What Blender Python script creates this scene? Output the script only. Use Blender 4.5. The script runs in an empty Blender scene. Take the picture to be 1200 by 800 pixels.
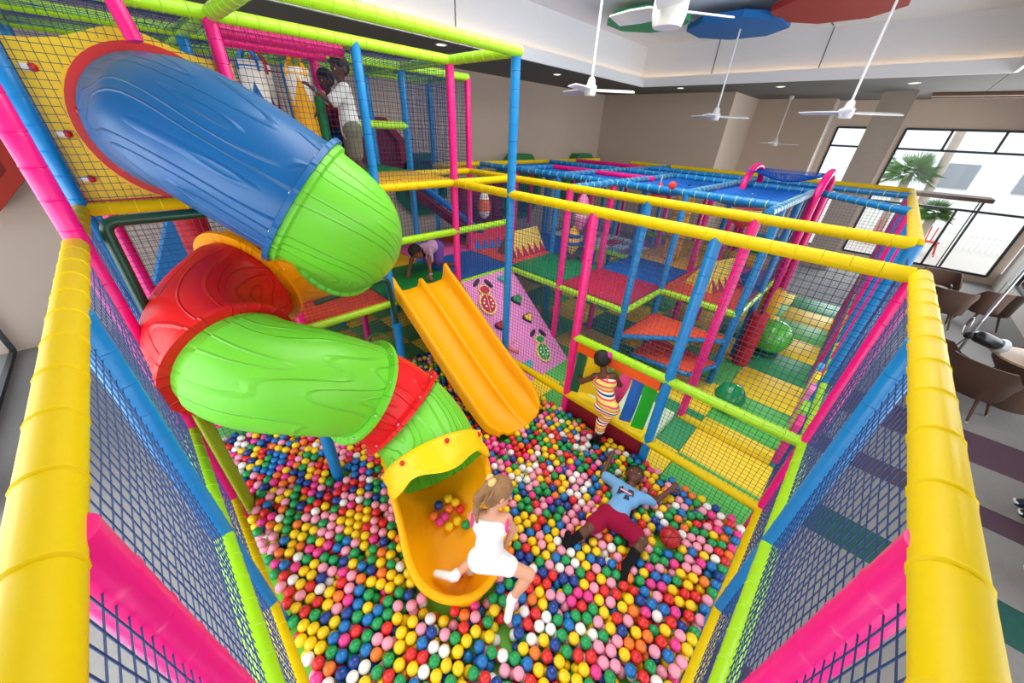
import bpy, bmesh, math, random
import numpy as np
from mathutils import Vector, Matrix, Quaternion
random.seed(7); RNG = np.random.default_rng(11)
SC = bpy.context.scene; COL = SC.collection
PI = math.pi
# ------------------------------------------------------------------ camera
cam = bpy.data.cameras.new('camera'); camo = bpy.data.objects.new('camera', cam); COL.objects.link(camo); SC.camera = camo
cam.sensor_fit = 'HORIZONTAL'; cam.sensor_width = 36.0; cam.lens = 411.0/1200*36; cam.clip_start = .02; cam.clip_end = 200
CA, CB, CC = 0.75618211, 0.54292411, 0.04948631
_f = Vector((math.cos(CA)*math.cos(CB), math.sin(CA)*math.cos(CB), -math.sin(CB)))
_r = Vector((math.sin(CA), -math.cos(CA), 0)); _u = _r.cross(_f)
_r2 = _r*math.cos(CC)+_u*math.sin(CC); _u2 = _u*math.cos(CC)-_r*math.sin(CC)
_m = Matrix((_r2, _u2, -_f)).transposed().to_4x4(); _m.translation = Vector((0, 0, 3.12))
camo.matrix_world = _m
# ------------------------------------------------------------------ light and exposure
SC.view_settings.view_transform = 'Standard'; SC.view_settings.look = 'None'
SC.view_settings.gamma = 1; SC.view_settings.use_curve_mapping = False
SC.view_settings.exposure = -0.38
W = bpy.data.worlds.new('world'); SC.world = W; W.use_nodes = True
_bg = W.node_tree.nodes['Background']
_bg.inputs[0].default_value = (.86, .93, 1, 1); _bg.inputs[1].default_value = 2.8
def area(name, loc, target, sx, sy, power, col=(1, 1, 1)):
    l = bpy.data.lights.new(name, 'AREA'); l.shape = 'RECTANGLE'; l.size = sx; l.size_y = sy; l.energy = power; l.color = col
    o = bpy.data.objects.new(name, l); COL.objects.link(o); o.location = loc
    o.rotation_euler = (Vector(target)-Vector(loc)).to_track_quat('-Z', 'Y').to_euler(); return o
area('daylight_far_windows', (16.15, -.6, 2.0), (8, 1.5, 2.2), 3.8, 3.3, 400, (.93, .97, 1))
area('daylight_side_windows', (6.5, -3.35, 2.0), (5.5, 3, 2.3), 15, 3.2, 440, (.95, .98, 1))
area('daylight_near_windows', (-2.3, 1.4, 1.9), (-.4, 1.4, .4), 6, 3.0, 230, (.95, .98, 1))
area('added_overhead_fill', (3.7, 2.0, 5.0), (3.7, 2.0, 0), 5.2, 3.2, 205, (1, .98, .95))  # added fill light, out of view, brightens the pit from above
# ------------------------------------------------------------------ materials
def lin(c): return tuple(((x/255)/12.92 if x/255 <= .04045 else ((x/255+.055)/1.055)**2.4) for x in c)
MATS = {}
def M(name, rgb=(200, 200, 200), rough=.5, spec=.5, metal=0, var=.0, vscale=6., bump=0., bscale=40., emit=0, trans=0, alpha=1, coat=0, sss=0):
    if name in MATS: return MATS[name]
    m = bpy.data.materials.new(name); m.use_nodes = True; nt = m.node_tree; b = nt.nodes['Principled BSDF']
    c = lin(rgb)
    b.inputs['Base Color'].default_value = (*c, 1); b.inputs['Roughness'].default_value = rough
    b.inputs['Metallic'].default_value = metal; b.inputs['Specular IOR Level'].default_value = spec
    if coat: b.inputs['Coat Weight'].default_value = coat; b.inputs['Coat Roughness'].default_value = .12
    if trans: b.inputs['Transmission Weight'].default_value = trans
    if alpha < 1: b.inputs['Alpha'].default_value = alpha
    if emit: b.inputs['Emission Color'].default_value = (*c, 1); b.inputs['Emission Strength'].default_value = emit
    if sss: b.inputs['Subsurface Weight'].default_value = sss; b.inputs['Subsurface Scale'].default_value = .01
    tc = nt.nodes.new('ShaderNodeTexCoord')
    if var:
        n = nt.nodes.new('ShaderNodeTexNoise'); n.inputs['Scale'].default_value = vscale; n.inputs['Detail'].default_value = 4
        r = nt.nodes.new('ShaderNodeMapRange'); r.inputs[3].default_value = 1-var; r.inputs[4].default_value = 1+var
        mx = nt.nodes.new('ShaderNodeMix'); mx.data_type = 'RGBA'; mx.blend_type = 'MULTIPLY'; mx.inputs[0].default_value = 1
        mx.inputs[6].default_value = (*c, 1)
        nt.links.new(tc.outputs['Object'], n.inputs['Vector']); nt.links.new(n.outputs['Fac'], r.inputs[0])
        nt.links.new(r.outputs[0], mx.inputs[7]); nt.links.new(mx.outputs[2], b.inputs['Base Color'])
    if bump:
        n = nt.nodes.new('ShaderNodeTexNoise'); n.inputs['Scale'].default_value = bscale; n.inputs['Detail'].default_value = 3
        bp = nt.nodes.new('ShaderNodeBump'); bp.inputs['Strength'].default_value = bump; bp.inputs['Distance'].default_value = .01
        nt.links.new(tc.outputs['Object'], n.inputs['Vector']); nt.links.new(n.outputs['Fac'], bp.inputs['Height']); nt.links.new(bp.outputs[0], b.inputs['Normal'])
    MATS[name] = m; return m
def grain(name, rgb, rough=.36):
    """moulded plastic with raised wood-grain lines"""
    if name in MATS: return MATS[name]
    m = M(name, rgb, rough, .4); nt = m.node_tree; b = nt.nodes['Principled BSDF']
    uv = nt.nodes.new('ShaderNodeUVMap'); mp = nt.nodes.new('ShaderNodeMapping'); mp.inputs['Scale'].default_value = (.5, 1.05, 1)
    n = nt.nodes.new('ShaderNodeTexNoise'); n.inputs['Scale'].default_value = 1.25; n.inputs['Detail'].default_value = .6
    mul = nt.nodes.new('ShaderNodeMath'); mul.operation = 'MULTIPLY'; mul.inputs[1].default_value = 10
    fr = nt.nodes.new('ShaderNodeMath'); fr.operation = 'PINGPONG'; fr.inputs[1].default_value = .5
    cr = nt.nodes.new('ShaderNodeMapRange'); cr.inputs[1].default_value = 0; cr.inputs[2].default_value = .12; cr.inputs[3].default_value = 1; cr.inputs[4].default_value = 0
    bp = nt.nodes.new('ShaderNodeBump'); bp.inputs['Strength'].default_value = 1.0; bp.inputs['Distance'].default_value = .007
    L = nt.links.new
    L(uv.outputs[0], mp.inputs[0]); L(mp.outputs[0], n.inputs['Vector']); L(n.outputs['Fac'], mul.inputs[0]); L(mul.outputs[0], fr.inputs[0])
    L(fr.outputs[0], cr.inputs[0]); L(cr.outputs[0], bp.inputs['Height']); L(bp.outputs[0], b.inputs['Normal'])
    return m
PINK = M('pink_vinyl', (240, 12, 128), .3, .5, bump=.12, bscale=22)
BLUE = M('blue_vinyl', (10, 126, 196), .3, .5, bump=.12, bscale=22)
DBLUE = M('deep_blue_vinyl', (20, 100, 180), .34, .5, bump=.12, bscale=22)
LIME = M('lime_vinyl', (168, 224, 30), .3, .5, bump=.12, bscale=22)
YEL = M('yellow_vinyl', (230, 198, 2), .45, .22, bump=.12, bscale=22)
PADC = {}
NETC = M('navy_net_cord', (14, 52, 108), .6)
NETB = M('blue_net_cord', (12, 104, 200), .6)
SKIN_L = M('light_skin', (226, 168, 138), .5, .4, sss=.08); SKIN_D = M('dark_skin', (96, 58, 42), .45, .4); SKIN_M = M('brown_skin', (126, 76, 54), .45, .4)
WHITE = M('white_paint', (240, 240, 238), .45)
# ------------------------------------------------------------------ mesh building
WL = {}     # world position of every empty / part
class MB:
    def __init__(s): s.v = []; s.f = []; s.m = []; s.uv = None
    def add(s, vs, fs, mi=0):
        o = len(s.v); s.v += [tuple(p) for p in vs]
        for f in fs: s.f.append(tuple(o+i for i in f)); s.m.append(mi)
        return s
    def box(s, c, d, rot=None, mi=0, taper=None):
        hx, hy, hz = d[0]/2, d[1]/2, d[2]/2; vs = []
        for z in (-1, 1):
            for x, y in ((-1, -1), (1, -1), (1, 1), (-1, 1)):
                k = taper if (taper and z > 0) else 1
                p = Vector((x*hx*k, y*hy*k, z*hz))
                if rot: p = rot @ p
                vs.append(p+Vector(c))
        return s.add(vs, [(3, 2, 1, 0), (4, 5, 6, 7), (0, 1, 5, 4), (1, 2, 6, 5), (2, 3, 7, 6), (3, 0, 4, 7)], mi)
    def rbox(s, c, d, r=.01, rot=None, mi=0):
        """box with chamfered edges"""
        bm = bmesh.new(); bmesh.ops.create_cube(bm, size=1)
        for v in bm.verts: v.co = Vector((v.co.x*d[0], v.co.y*d[1], v.co.z*d[2]))
        bmesh.ops.bevel(bm, geom=bm.edges[:], offset=min(r, min(d)*.45), segments=2, affect='EDGES', profile=.5)
        bm.verts.index_update()
        vs = [((rot @ v.co) if rot else v.co)+Vector(c) for v in bm.verts]; fs = [[v.index for v in f.verts] for f in bm.faces]; bm.free()
        return s.add(vs, fs, mi)
    def tube(s, pts, r, n=10, cap=True, mi=0, flat=1):
        pts = [Vector(p) for p in pts]; rs = r if isinstance(r, (list, tuple)) else [r]*len(pts)
        t0 = (pts[1]-pts[0]).normalized(); a = t0.orthogonal().normalized(); rings = []
        for i, p in enumerate(pts):
            t = (pts[min(i+1, len(pts)-1)]-pts[max(i-1, 0)]).normalized()
            a = (a-t*a.dot(t)).normalized(); b = t.cross(a)
            rings.append([p+(a*math.cos(2*PI*k/n)+b*math.sin(2*PI*k/n)*flat)*rs[i] for k in range(n)])
        vs = [q for rg in rings for q in rg]; fs = []
        for i in range(len(pts)-1):
            for k in range(n): fs.append((i*n+k, i*n+(k+1) % n, (i+1)*n+(k+1) % n, (i+1)*n+k))
        if cap: fs.append(tuple(range(n))[::-1]); fs.append(tuple(range((len(pts)-1)*n, len(pts)*n)))
        return s.add(vs, fs, mi)
    def lathe(s, prof, c=(0, 0, 0), n=16, rot=None, mi=0, cap=True):
        vs = []; fs = []
        for (r, z) in prof:
            for k in range(n):
                p = Vector((r*math.cos(2*PI*k/n), r*math.sin(2*PI*k/n), z))
                vs.append(((rot @ p) if rot else p)+Vector(c))
        for i in range(len(prof)-1):
            for k in range(n): fs.append((i*n+k, i*n+(k+1) % n, (i+1)*n+(k+1) % n, (i+1)*n+k))
        if cap: fs.append(tuple(range(n))[::-1]); fs.append(tuple(range((len(prof)-1)*n, len(prof)*n)))
        return s.add(vs, fs, mi)
    def sphere(s, c, r, n=12, rot=None, mi=0):
        if not isinstance(r, (tuple, list)): r = (r, r, r)
        h = max(6, n*2//3); prof = []
        vs = [(0, 0, -1)]; fs = []
        for i in range(1, h):
            t = -PI/2+PI*i/h
            for k in range(n): vs.append((math.cos(t)*math.cos(2*PI*k/n), math.cos(t)*math.sin(2*PI*k/n), math.sin(t)))
        vs.append((0, 0, 1)); e = len(vs)-1
        for k in range(n): fs.append((0, 1+(k+1) % n, 1+k)); fs.append((e, e-n+k, e-n+(k+1) % n))
        for i in range(h-2):
            for k in range(n): fs.append((1+i*n+k, 1+i*n+(k+1) % n, 1+(i+1)*n+(k+1) % n, 1+(i+1)*n+k))
        out = []
        for p in vs:
            q = Vector((p[0]*r[0], p[1]*r[1], p[2]*r[2]))
            out.append(((rot @ q) if rot else q)+Vector(c))
        return s.add(out, fs, mi)
    def prism(s, poly, frame, t, mi=0):
        """poly in (a,b) on frame (origin, avec, bvec); thickness t along a x b"""
        o, a, b = [Vector(x) for x in frame]; n = a.cross(b).normalized()*t; k = len(poly)
        vs = [o+a*p[0]+b*p[1] for p in poly]; vs += [v+n for v in vs]
        fs = [tuple(range(k))[::-1], tuple(range(k, 2*k))]+[(i, (i+1) % k, k+(i+1) % k, k+i) for i in range(k)]
        return s.add(vs, fs, mi)
    def grid(s, rows, mi=0, close=False):
        """rows of points -> quads"""
        n = len(rows[0]); vs = [p for r in rows for p in r]; fs = []
        for i in range(len(rows)-1):
            for k in range(n if close else n-1): fs.append((i*n+k, i*n+(k+1) % n, (i+1)*n+(k+1) % n, (i+1)*n+k))
        return s.add(vs, fs, mi)
    def mesh(s, name, mats, off=(0, 0, 0), smooth=True, angle=40):
        me = bpy.data.meshes.new(name); o = Vector(off)
        me.from_pydata([Vector(p)-o for p in s.v], [], s.f)
        for m in (mats if isinstance(mats, (list, tuple)) else [mats]): me.materials.append(m)
        if any(s.m): me.polygons.foreach_set('material_index', s.m)
        if smooth:
            me.polygons.foreach_set('use_smooth', [True]*len(me.polygons))
            try: me.set_sharp_from_angle(angle=math.radians(angle))
            except Exception: pass
        me.update(); return me
    def build(s, name, mats, parent=None, loc=None, label=None, smooth=True, angle=40, kind=None):
        base = WL[parent.name] if parent else (Vector(loc) if loc is not None else Vector((0, 0, 0)))
        me = s.mesh(name, mats, base, smooth, angle)
        return link(name, me, parent, None if parent else base, label, kind)
def link(name, me, parent=None, loc=None, label=None, kind=None, rot=None):
    o = bpy.data.objects.new(name, me); COL.objects.link(o)
    pw = WL[parent.name] if parent else Vector((0, 0, 0))
    w = Vector(loc) if loc is not None else Vector(pw)
    if parent: o.parent = parent
    o.location = w-pw
    if rot is not None: o.rotation_euler = rot.to_euler() if hasattr(rot, 'to_euler') else rot
    WL[o.name] = w
    if label: o['label'] = label
    if kind: o['kind'] = kind
    return o
def thing(name, label, cat, loc=(0, 0, 0), group=None):
    o = bpy.data.objects.new(name, None); COL.objects.link(o); o.location = loc; o.empty_display_size = .1
    WL[o.name] = Vector(loc); tag(o, label, cat, group); return o
def tag(o, label, cat, group=None):
    o['label'] = label; o['category'] = cat
    if group: o['group'] = group
    return o
def struct(name, mb, mats, smooth=False): 
    o = mb.build(name, mats, smooth=smooth); o['kind'] = 'structure'; return o
def copy_tree(src, loc, rz=0, label=None, group=None):
    r = src.copy(); COL.objects.link(r); r.location = loc; r.rotation_euler = (0, 0, rz); WL[r.name] = Vector(loc)
    if label: r['label'] = label
    if group: r['group'] = group
    def rec(a, b):
        for ch in list(a.children):
            c = ch.copy(); COL.objects.link(c); c.parent = b; rec(ch, c)
    rec(src, r); return r
# foam padded pole: shared meshes by length, colour
PC = {}
def pole_mesh(L, col, r=.046, ridge=.0022, seg=.14):
    L = round(L, 3); k = (L, col.name, r)
    if k in PC: return PC[k]
    prof = [(r*.8, 0), (r, .004)]; n = max(1, int(L/seg)); st = L/n
    for i in range(1, n):
        z = i*st; prof += [(r, z-.012), (r-ridge*1.2, z-.005), (r+ridge, z), (r-.0006, z+.012)]
    prof += [(r, L-.004), (r*.8, L)]
    me = MB().lathe(prof, n=14).mesh('foam_pole', col); PC[k] = me; return me
def pole(parent, name, a, b, col, r=.046, label=None, ridge=.0022, seg=.14):
    a, b = Vector(a), Vector(b); d = b-a
    q = Vector((0, 0, 1)).rotation_difference(d)
    return link(name, pole_mesh(d.length, col, r, ridge, seg), parent, a, label, rot=q)
def net(parent, o, a, b, pitch=.045, r=.0022, mat=None, jit=.006, name='net', sag=0, hole=None):
    """square-mesh rope net spanning o, o+a, o+b"""
    o, a, b = Vector(o), Vector(a), Vector(b); n = a.cross(b).normalized(); mb = MB()
    def cords(u, v):
        lu, lv = u.length, v.length; k = max(1, round(lu/pitch)); ns = 6
        vn = v.normalized(); un = u.normalized()
        for i in range(k+1):
            ph = random.uniform(0, 6)
            pts = []
            for j in range(ns+1):
                t = j/ns; w = math.sin(PI*t)
                p = o+u*(i/k)+v*t+un*w*random.uniform(-jit, jit)+n*(math.sin(PI*i/k)*w*sag+random.uniform(-.003, .003)*w)
                pts.append(p)
            if hole is None: mb.tube(pts, r, 3, cap=False); continue
            fine = [pts[0].lerp(pts[-1], q/40) for q in range(41)]; run = []
            for p in fine+[None]:
                if p is not None and (p-hole[0]).length > hole[1]: run.append(p)
                else:
                    if len(run) > 1: mb.tube(run, r, 3, cap=False)
                    run = []
    cords(a, b); cords(b, a)
    return mb.build(name, mat or NETC, parent, kind='stuff')
# ================================================================== THE ROOM
WALLM = M('warm_beige_plaster', (212, 192, 176), .85, .2, var=.03, vscale=3); WALLL = M('pale_plaster', (206, 202, 197), .85, .2, var=.02)
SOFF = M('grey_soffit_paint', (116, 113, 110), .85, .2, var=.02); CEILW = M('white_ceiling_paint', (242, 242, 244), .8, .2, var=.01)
FRAME = M('dark_aluminium', (38, 44, 50), .4, .5); PILL = M('taupe_stone', (172, 158, 148), .75, .25, var=.06, vscale=9)
CARP = [M('grey_carpet', (150, 148, 146), .95, .1, var=.10, vscale=25, bump=.2, bscale=160), M('plum_carpet', (98, 76, 90), .95, .1, var=.12, vscale=25, bump=.2, bscale=160), M('teal_carpet', (52, 98, 90), .95, .1, var=.12, vscale=25, bump=.2, bscale=160)]
def glass():
    m = bpy.data.materials.new('window_glass'); m.use_nodes = True; nt = m.node_tree
    for n in list(nt.nodes):
        if n.type != 'OUTPUT_MATERIAL': nt.nodes.remove(n)
    out = nt.nodes[0]; t = nt.nodes.new('ShaderNodeBsdfTransparent'); g = nt.nodes.new('ShaderNodeBsdfGlossy'); g.inputs['Roughness'].default_value = .02
    fr = nt.nodes.new('ShaderNodeFresnel'); fr.inputs[0].default_value = 1.3; mx = nt.nodes.new('ShaderNodeMixShader')
    nt.links.new(fr.outputs[0], mx.inputs[0]); nt.links.new(t.outputs[0], mx.inputs[1]); nt.links.new(g.outputs[0], mx.inputs[2]); nt.links.new(mx.outputs[0], out.inputs[0])
    return m
GLASS = glass()
ZS, ZC = 4.28, 5.1      # soffit and upper ceiling heights
mb = MB(); xs = [-2.3, 1.2, 1.9, 2.6, 3.45, 3.87, 4.3, 4.75, 5.1, 5.9, 6.66, 9.4, 11.0, 11.8, 16.2]; cs = [0, 1, 0, 2, 0, 2, 0, 1, 0, 1, 0, 2, 0, 1]
cs = [0, 1, 0, 0, 2, 0, 0, 1, 0, 1, 0, 0, 0, 0]
for i in range(len(xs)-1): mb.box(((xs[i]+xs[i+1])/2, 2.5, -.05), (xs[i+1]-xs[i], 11.6, .1), mi=cs[i])
struct('floor', mb, CARP)
struct('wall_back', MB().box((5.4, 8.3, 2.2), (15.2, .2, 4.4)), WALLM)
struct('wall_east', MB().box((12.9, 6.1, 2.2), (.2, 4.2, 4.4)).box((14.1, 4.1, 2.2), (2.2, .2, 4.4)).box((15.3, 3.1, 2.2), (.2, 2.2, 4.4)), WALLM)
struct('wall_return', MB().box((15.8, 2.1, 2.2), (.8, .2, 4.4)), WALLL)
def window_wall(prefix, frame_fn, spans, zs, n0):
    """spans: list of (a0,a1,[mullions]); frame_fn(a,z)->xyz ; zs list of transom heights"""
    for k, (a0, a1, mull) in enumerate(spans):
        w = thing_struct('window_%d' % (n0+k), frame_fn((a0+a1)/2, zs[0]))
        def bar(a, z0, z1): 
            p, q = Vector(frame_fn(a, z0)), Vector(frame_fn(a, z1)); MB().tube([p, q], .038, 4).build('mullion', FRAME, w, smooth=False)
        rowm = [mull[min(j, len(mull)-1)] if mull and isinstance(mull[0], list) else mull for j in range(len(zs)-1)]
        for a in [a0, a1]: bar(a, zs[0], zs[-1])
        for j in range(len(zs)-1):
            for a in rowm[j]: bar(a, zs[j], zs[j+1])
        for z in zs: MB().tube([frame_fn(a0, z), frame_fn(a1, z)], .038, 4).build('transom', FRAME, w, smooth=False)
        for j in range(len(zs)-1):
            al = sorted([a0, a1]+rowm[j])
            for i in range(len(al)-1):
                MB().add([frame_fn(al[i], zs[j]), frame_fn(al[i+1], zs[j]), frame_fn(al[i+1], zs[j+1]), frame_fn(al[i], zs[j+1])], [(0, 1, 2, 3)]).build('pane', GLASS, w, smooth=False)
def thing_struct(name, loc):
    o = bpy.data.objects.new(name, None); COL.objects.link(o); o.location = loc; o['kind'] = 'structure'; WL[o.name] = Vector(loc); return o
window_wall('east', lambda a, z: (15.9, a, z), [(.25, -2.9, [[-1.6], [], [-.65, -1.6]]), (1.78, .95, [])], [.2, 1.75, 3.12, 3.6], 1)
struct('wall_window_side', MB().box((16.0, -.55, 4.0), (.2, 5.1, .8)).box((16, -.55, .09), (.2, 5.1, .18)).box((16, -3.0, 1.89), (.2, .2, 3.42)).box((16, .6, 1.89), (.2, .68, 3.42)).box((16, 1.9, 1.89), (.2, .2, 3.42)), WALLM)
struct('pillar_stone', MB().box((13.75, .655, 2.14), (.5, .58, 4.28)).box((13.52, .35, 2.14), (.05, .035, 4.28)), PILL)
SIDEX = [(14.6, 11.2, [12.9]), (10.4, 7.0, [8.7]), (6.2, 2.8, [4.5]), (2.0, -1.6, [.2])]
window_wall('side', lambda a, z: (a, -3.2, z), SIDEX, [.35, 2.4, 3.6], 3)
mb = MB().box((7, -3.2, 3.94), (18.4, .2, .7)).box((7, -3.2, .16), (18.4, .2, .34))
for x in (15.3, 10.8, 6.6, 2.4, -1.95): mb.box((x, -3.2, 2), (.8 if x > 3 else .6, .24, 4))
struct('wall_side', mb, WALLL)
window_wall('left', lambda a, z: (-1.98, a, z), [(8.12, 5.0, [6.5]), (4.4, .6, [2.5]), (.0, -2.8, [])], [.05, 1.3, 3.6], 7)
mb = MB().box((-2.05, 2.5, 3.94), (.2, 11.6, .7))
for y in (4.7, .3, -3.0): mb.box((-2.05, y, 1.79), (.2, .5, 3.58))
struct('wall_left', mb, WALLL)
# ceiling: soffit ring round a raised, cove-lit recess
CX0, CX1, CY0, CY1 = -1.2, 10.65, -.72, 5.7
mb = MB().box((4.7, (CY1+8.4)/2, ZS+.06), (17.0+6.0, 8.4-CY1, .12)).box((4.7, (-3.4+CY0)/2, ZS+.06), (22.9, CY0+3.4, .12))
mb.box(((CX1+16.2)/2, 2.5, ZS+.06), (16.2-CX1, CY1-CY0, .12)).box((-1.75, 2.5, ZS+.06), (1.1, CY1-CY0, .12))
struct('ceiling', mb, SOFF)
D = .16
mb = MB().box((4.7, CY1+D, 4.75), (12.4, .04, .8)).box((CX1+D, 2.5, 4.75), (.04, 6.8, .8)).box((4.7, CY0-D, 4.75), (12.4, .04, .8)).box((CX0-D, 2.5, 4.75), (.04, 6.8, .8)).box((4.7, 2.5, ZC+.05), (12.6, 7.2, .1))
struct('ceiling_recess', mb, CEILW)
mb = MB().box((4.7, CY1+.02, ZS+.06), (11.9, .05, .2)).box((CX1+.02, 2.5, ZS+.06), (.05, 6.5, .2)).box((4.7, CY0-.02, ZS+.06), (11.9, .05, .2)).box((CX0-.02, 2.5, ZS+.06), (.05, 6.5, .2))
struct('trim_cove_lip', mb, CEILW)
LED = M('warm_led_strip', (255, 212, 160), emit=8)
t = thing('cove_light_strip', 'warm LED strip hidden along the ceiling cove', 'light', (CX1, CY1, ZS+.13))
for p, q in (((CX0, CY1+.09, ZS+.135), (CX1+.09, CY1+.09, ZS+.135)), ((CX1+.09, CY1+.09, ZS+.135), (CX1+.09, CY0-.09, ZS+.135))):
    MB().tube([p, q], .008, 6).build('led_tube', LED, t)
# expansion joints in the fascia and ceiling
JM = M('joint_grey', (120, 118, 118), .8)
for k, y in enumerate((4.05, 1.95)):
    struct('trim_joint_%d' % (k+1), MB().box((CX1+D-.022, y, 4.75), (.012, .02, .8)).box(((CX1+4)/2, y, ZC-.004), (CX1-4, .02, .012)), JM)
struct('trim_joint_3', MB().box((4.53, CY1+D-.022, 4.75), (.02, .012, .8)), JM)
t = thing('added_fill_panel', 'added unseen fill light panel under the raised ceiling above the pit', 'light', (3.7, 2.0, ZC))  # unseen panel added to give the overhead fill light a body
MB().box((3.7, 2.0, ZC-.045), (5.3, 3.3, .05)).build('fill_panel_backing', WHITE, t, smooth=False)
MB().box((3.7, 2.0, ZC-.075), (5.2, 3.2, .01)).build('diffuser', M('fill_panel_glow', (255, 250, 242), emit=2.0), t, smooth=False)  # glowing face of the added panel
# downlights
DL = M('downlight_glow', (255, 238, 205), emit=6)
proto = None
for i, ((x, y), lab) in enumerate(zip([(4.49, 6.19), (8.06, 6.57), (11.7, 6.8), (11.5, 5.03), (11.9, 2.77), (12.0, .44)],
        ['round downlight in the soffit above the tall climbing tower', 'round downlight left of the nearest long-stemmed white fan', 'round downlight in the far left soffit corner', 'round downlight by the ceiling corner above the wall', 'round downlight in the soffit above the recessed wall', 'round downlight in the soffit before the stone pillar'])):
    if i == 0:
        proto = thing('ceiling_downlight', lab, 'light', (x, y, ZS), 'soffit downlights')
        MB().lathe([(.07, ZS+.004), (.085, ZS-.012), (.1, ZS-.012), (.105, ZS+.004)], (x, y, 0), 20, cap=False).build('trim_ring', WHITE, proto)
        MB().lathe([(.07, ZS-.006), (.001, ZS-.007)], (x, y, 0), 20).build('diffuser', DL, proto)
    else: copy_tree(proto, (x, y, ZS), 0, lab)
# octagonal decor panels: on the ceiling and on the walls
def octagon(name, lab, c, a, b, inr, t, rgb, cat='panel', hollow=False, rot=PI/8, group='octagonal wall and ceiling panels'):
    R = inr/math.cos(PI/8); m = M('paint_%d_%d_%d' % rgb, rgb, .6, .3)
    poly = [(R*math.cos(rot+i*PI/4), R*math.sin(rot+i*PI/4)) for i in range(8)]
    th = thing(name, lab, cat, c, group); mb = MB()
    a, b = Vector(a), Vector(b); n = a.cross(b)
    if not hollow: mb.prism(poly, (c, a, b), t).build('board', m, th, smooth=False)
    else:
        o = Vector(c); i0 = [(p[0]*.8, p[1]*.8) for p in poly]
        rows = [[o+a*p[0]+b*p[1] for p in poly], [o+a*p[0]+b*p[1]+n*t for p in poly], [o+a*p[0]+b*p[1]+n*t for p in i0], [o+a*p[0]+b*p[1]+n*.02 for p in i0]]
        MB().grid(rows, close=True).build('rim', m, th, smooth=False)
        MB().prism(i0, (o+n*.005, a, b), .015).build('back_board', M('paint_dark_%d_%d_%d' % rgb, tuple(int(x*.8) for x in rgb), .7), th, smooth=False)
X_, Y_, Z_ = (1, 0, 0), (0, 1, 0), (0, 0, 1)
octagon('ceiling_octagon', 'green octagonal panel hung under the ceiling beside the large fan', (7.75, 4.3, 4.98), X_, (0, -1, 0), .68, .09, (64, 168, 108))
octagon('ceiling_octagon', 'blue octagonal panel hung under the ceiling', (8.85, 3.1, 4.96), X_, (0, -1, 0), .78, .1, (26, 112, 182))
octagon('ceiling_octagon', 'brick red octagonal panel hung under the ceiling', (8.45, 1.6, 4.98), X_, (0, -1, 0), .8, .1, (172, 52, 40))
octagon('wall_octagon', 'maroon octagonal panel on the wall behind the climbing tower', (4.03, 8.17, 2.55), X_, Z_, .67, .16, (150, 24, 44), hollow=True)
octagon('wall_octagon', 'green octagonal panel low on the wall behind the tower', (5.1, 8.17, 1.87), X_, Z_, .68, .16, (30, 110, 84), hollow=True)
octagon('wall_octagon', 'left of two green octagonal panels peeping over the maze roof', (8.45, 8.17, 1.62), X_, Z_, .9, .3, (58, 140, 84), hollow=True)
octagon('wall_octagon', 'right of two green octagonal panels peeping over the maze roof', (11.6, 8.17, 1.6), X_, Z_, .9, .3, (58, 140, 84), hollow=True)
octagon('wall_octagon', 'brick red octagonal panel on the left end of the back wall', (-1.55, 8.17, 2.66), X_, Z_, .72, .4, (178, 50, 34), hollow=True)
# fans
def fan(c, ztop, span, yaw, lab, name='ceiling_fan', tilt=0, motor=1.0, blades=3):
    x, y, z = c; t = thing(name, lab, 'fan', (x, y, ztop), 'white ceiling fans')
    MB().lathe([(.06, ztop), (.06, ztop-.05), (.03, ztop-.08)], (x, y, 0), 14).build('ceiling_canopy', WHITE, t)
    MB().tube([(x, y, ztop-.05), (x, y, z+.1)], .016, 8).build('down_rod', WHITE, t)
    k = motor
    MB().lathe([(.03*k, z+.15*k), (.05*k, z+.12*k), (.062*k, z+.06*k), (.085*k, z+.05*k), (.085*k, z-.02*k), (.075*k, z-.06*k), (.07*k, z-.07*k)], (x, y, 0), 18).build('motor', WHITE, t)
    for i in range(blades):
        a = yaw+i*2*PI/blades; d = Vector((math.cos(a), math.sin(a), 0)); s = Vector((-d.y, d.x, .22)).normalized(); o = Vector((x, y, z)); up = Vector((0, 0, .008))
        rows = []
        for r, w in ((.07*k, .045*k), (.18, .06*k), (span*.6, .068*k), (span, .055*k)):
            p = o+d*r; rows.append([p-s*w+up, p+s*w+up, p+s*w-up, p-s*w-up])
        mb = MB().grid(rows, close=True); mb.add(rows[0], [(0, 1, 2, 3)]); mb.add(rows[-1], [(3, 2, 1, 0)])
        mb.build('blade', WHITE, t, smooth=False)
fan((5.15, 3.56, 3.65), ZC, .62, -.85, 'white three-blade fan on a long stem over the maze, nearest the tower')
fan((8.84, 3.02, 3.52), 4.96, .62, -1.0, 'white fan hanging from the blue octagonal panel')
fan((7.62, .83, 3.53), ZC, .68, -1.0, 'white fan hanging before the stone pillar, right of the other fans')
fan((14.3, 2.95, 3.1), ZS, .62, -1.2, 'far white fan in the shaded wall recess')
fan((5.0, 2.52, 4.35), ZC, .75, -2.7, 'large close white fan beside the green ceiling panel', motor=2.2)
# wooden slats in the soffit
tw = thing('soffit_slat_panel', 'brown timber slats set in the soffit above the windows', 'panel', (14.5, -1.2, ZS-.07))
for x in (14.2, 14.75): MB().box((x, -1.2, ZS-.04), (.22, 2.6, .06)).build('slat', M('brown_timber', (112, 78, 56), .6, var=.15), tw, smooth=False)
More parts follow.
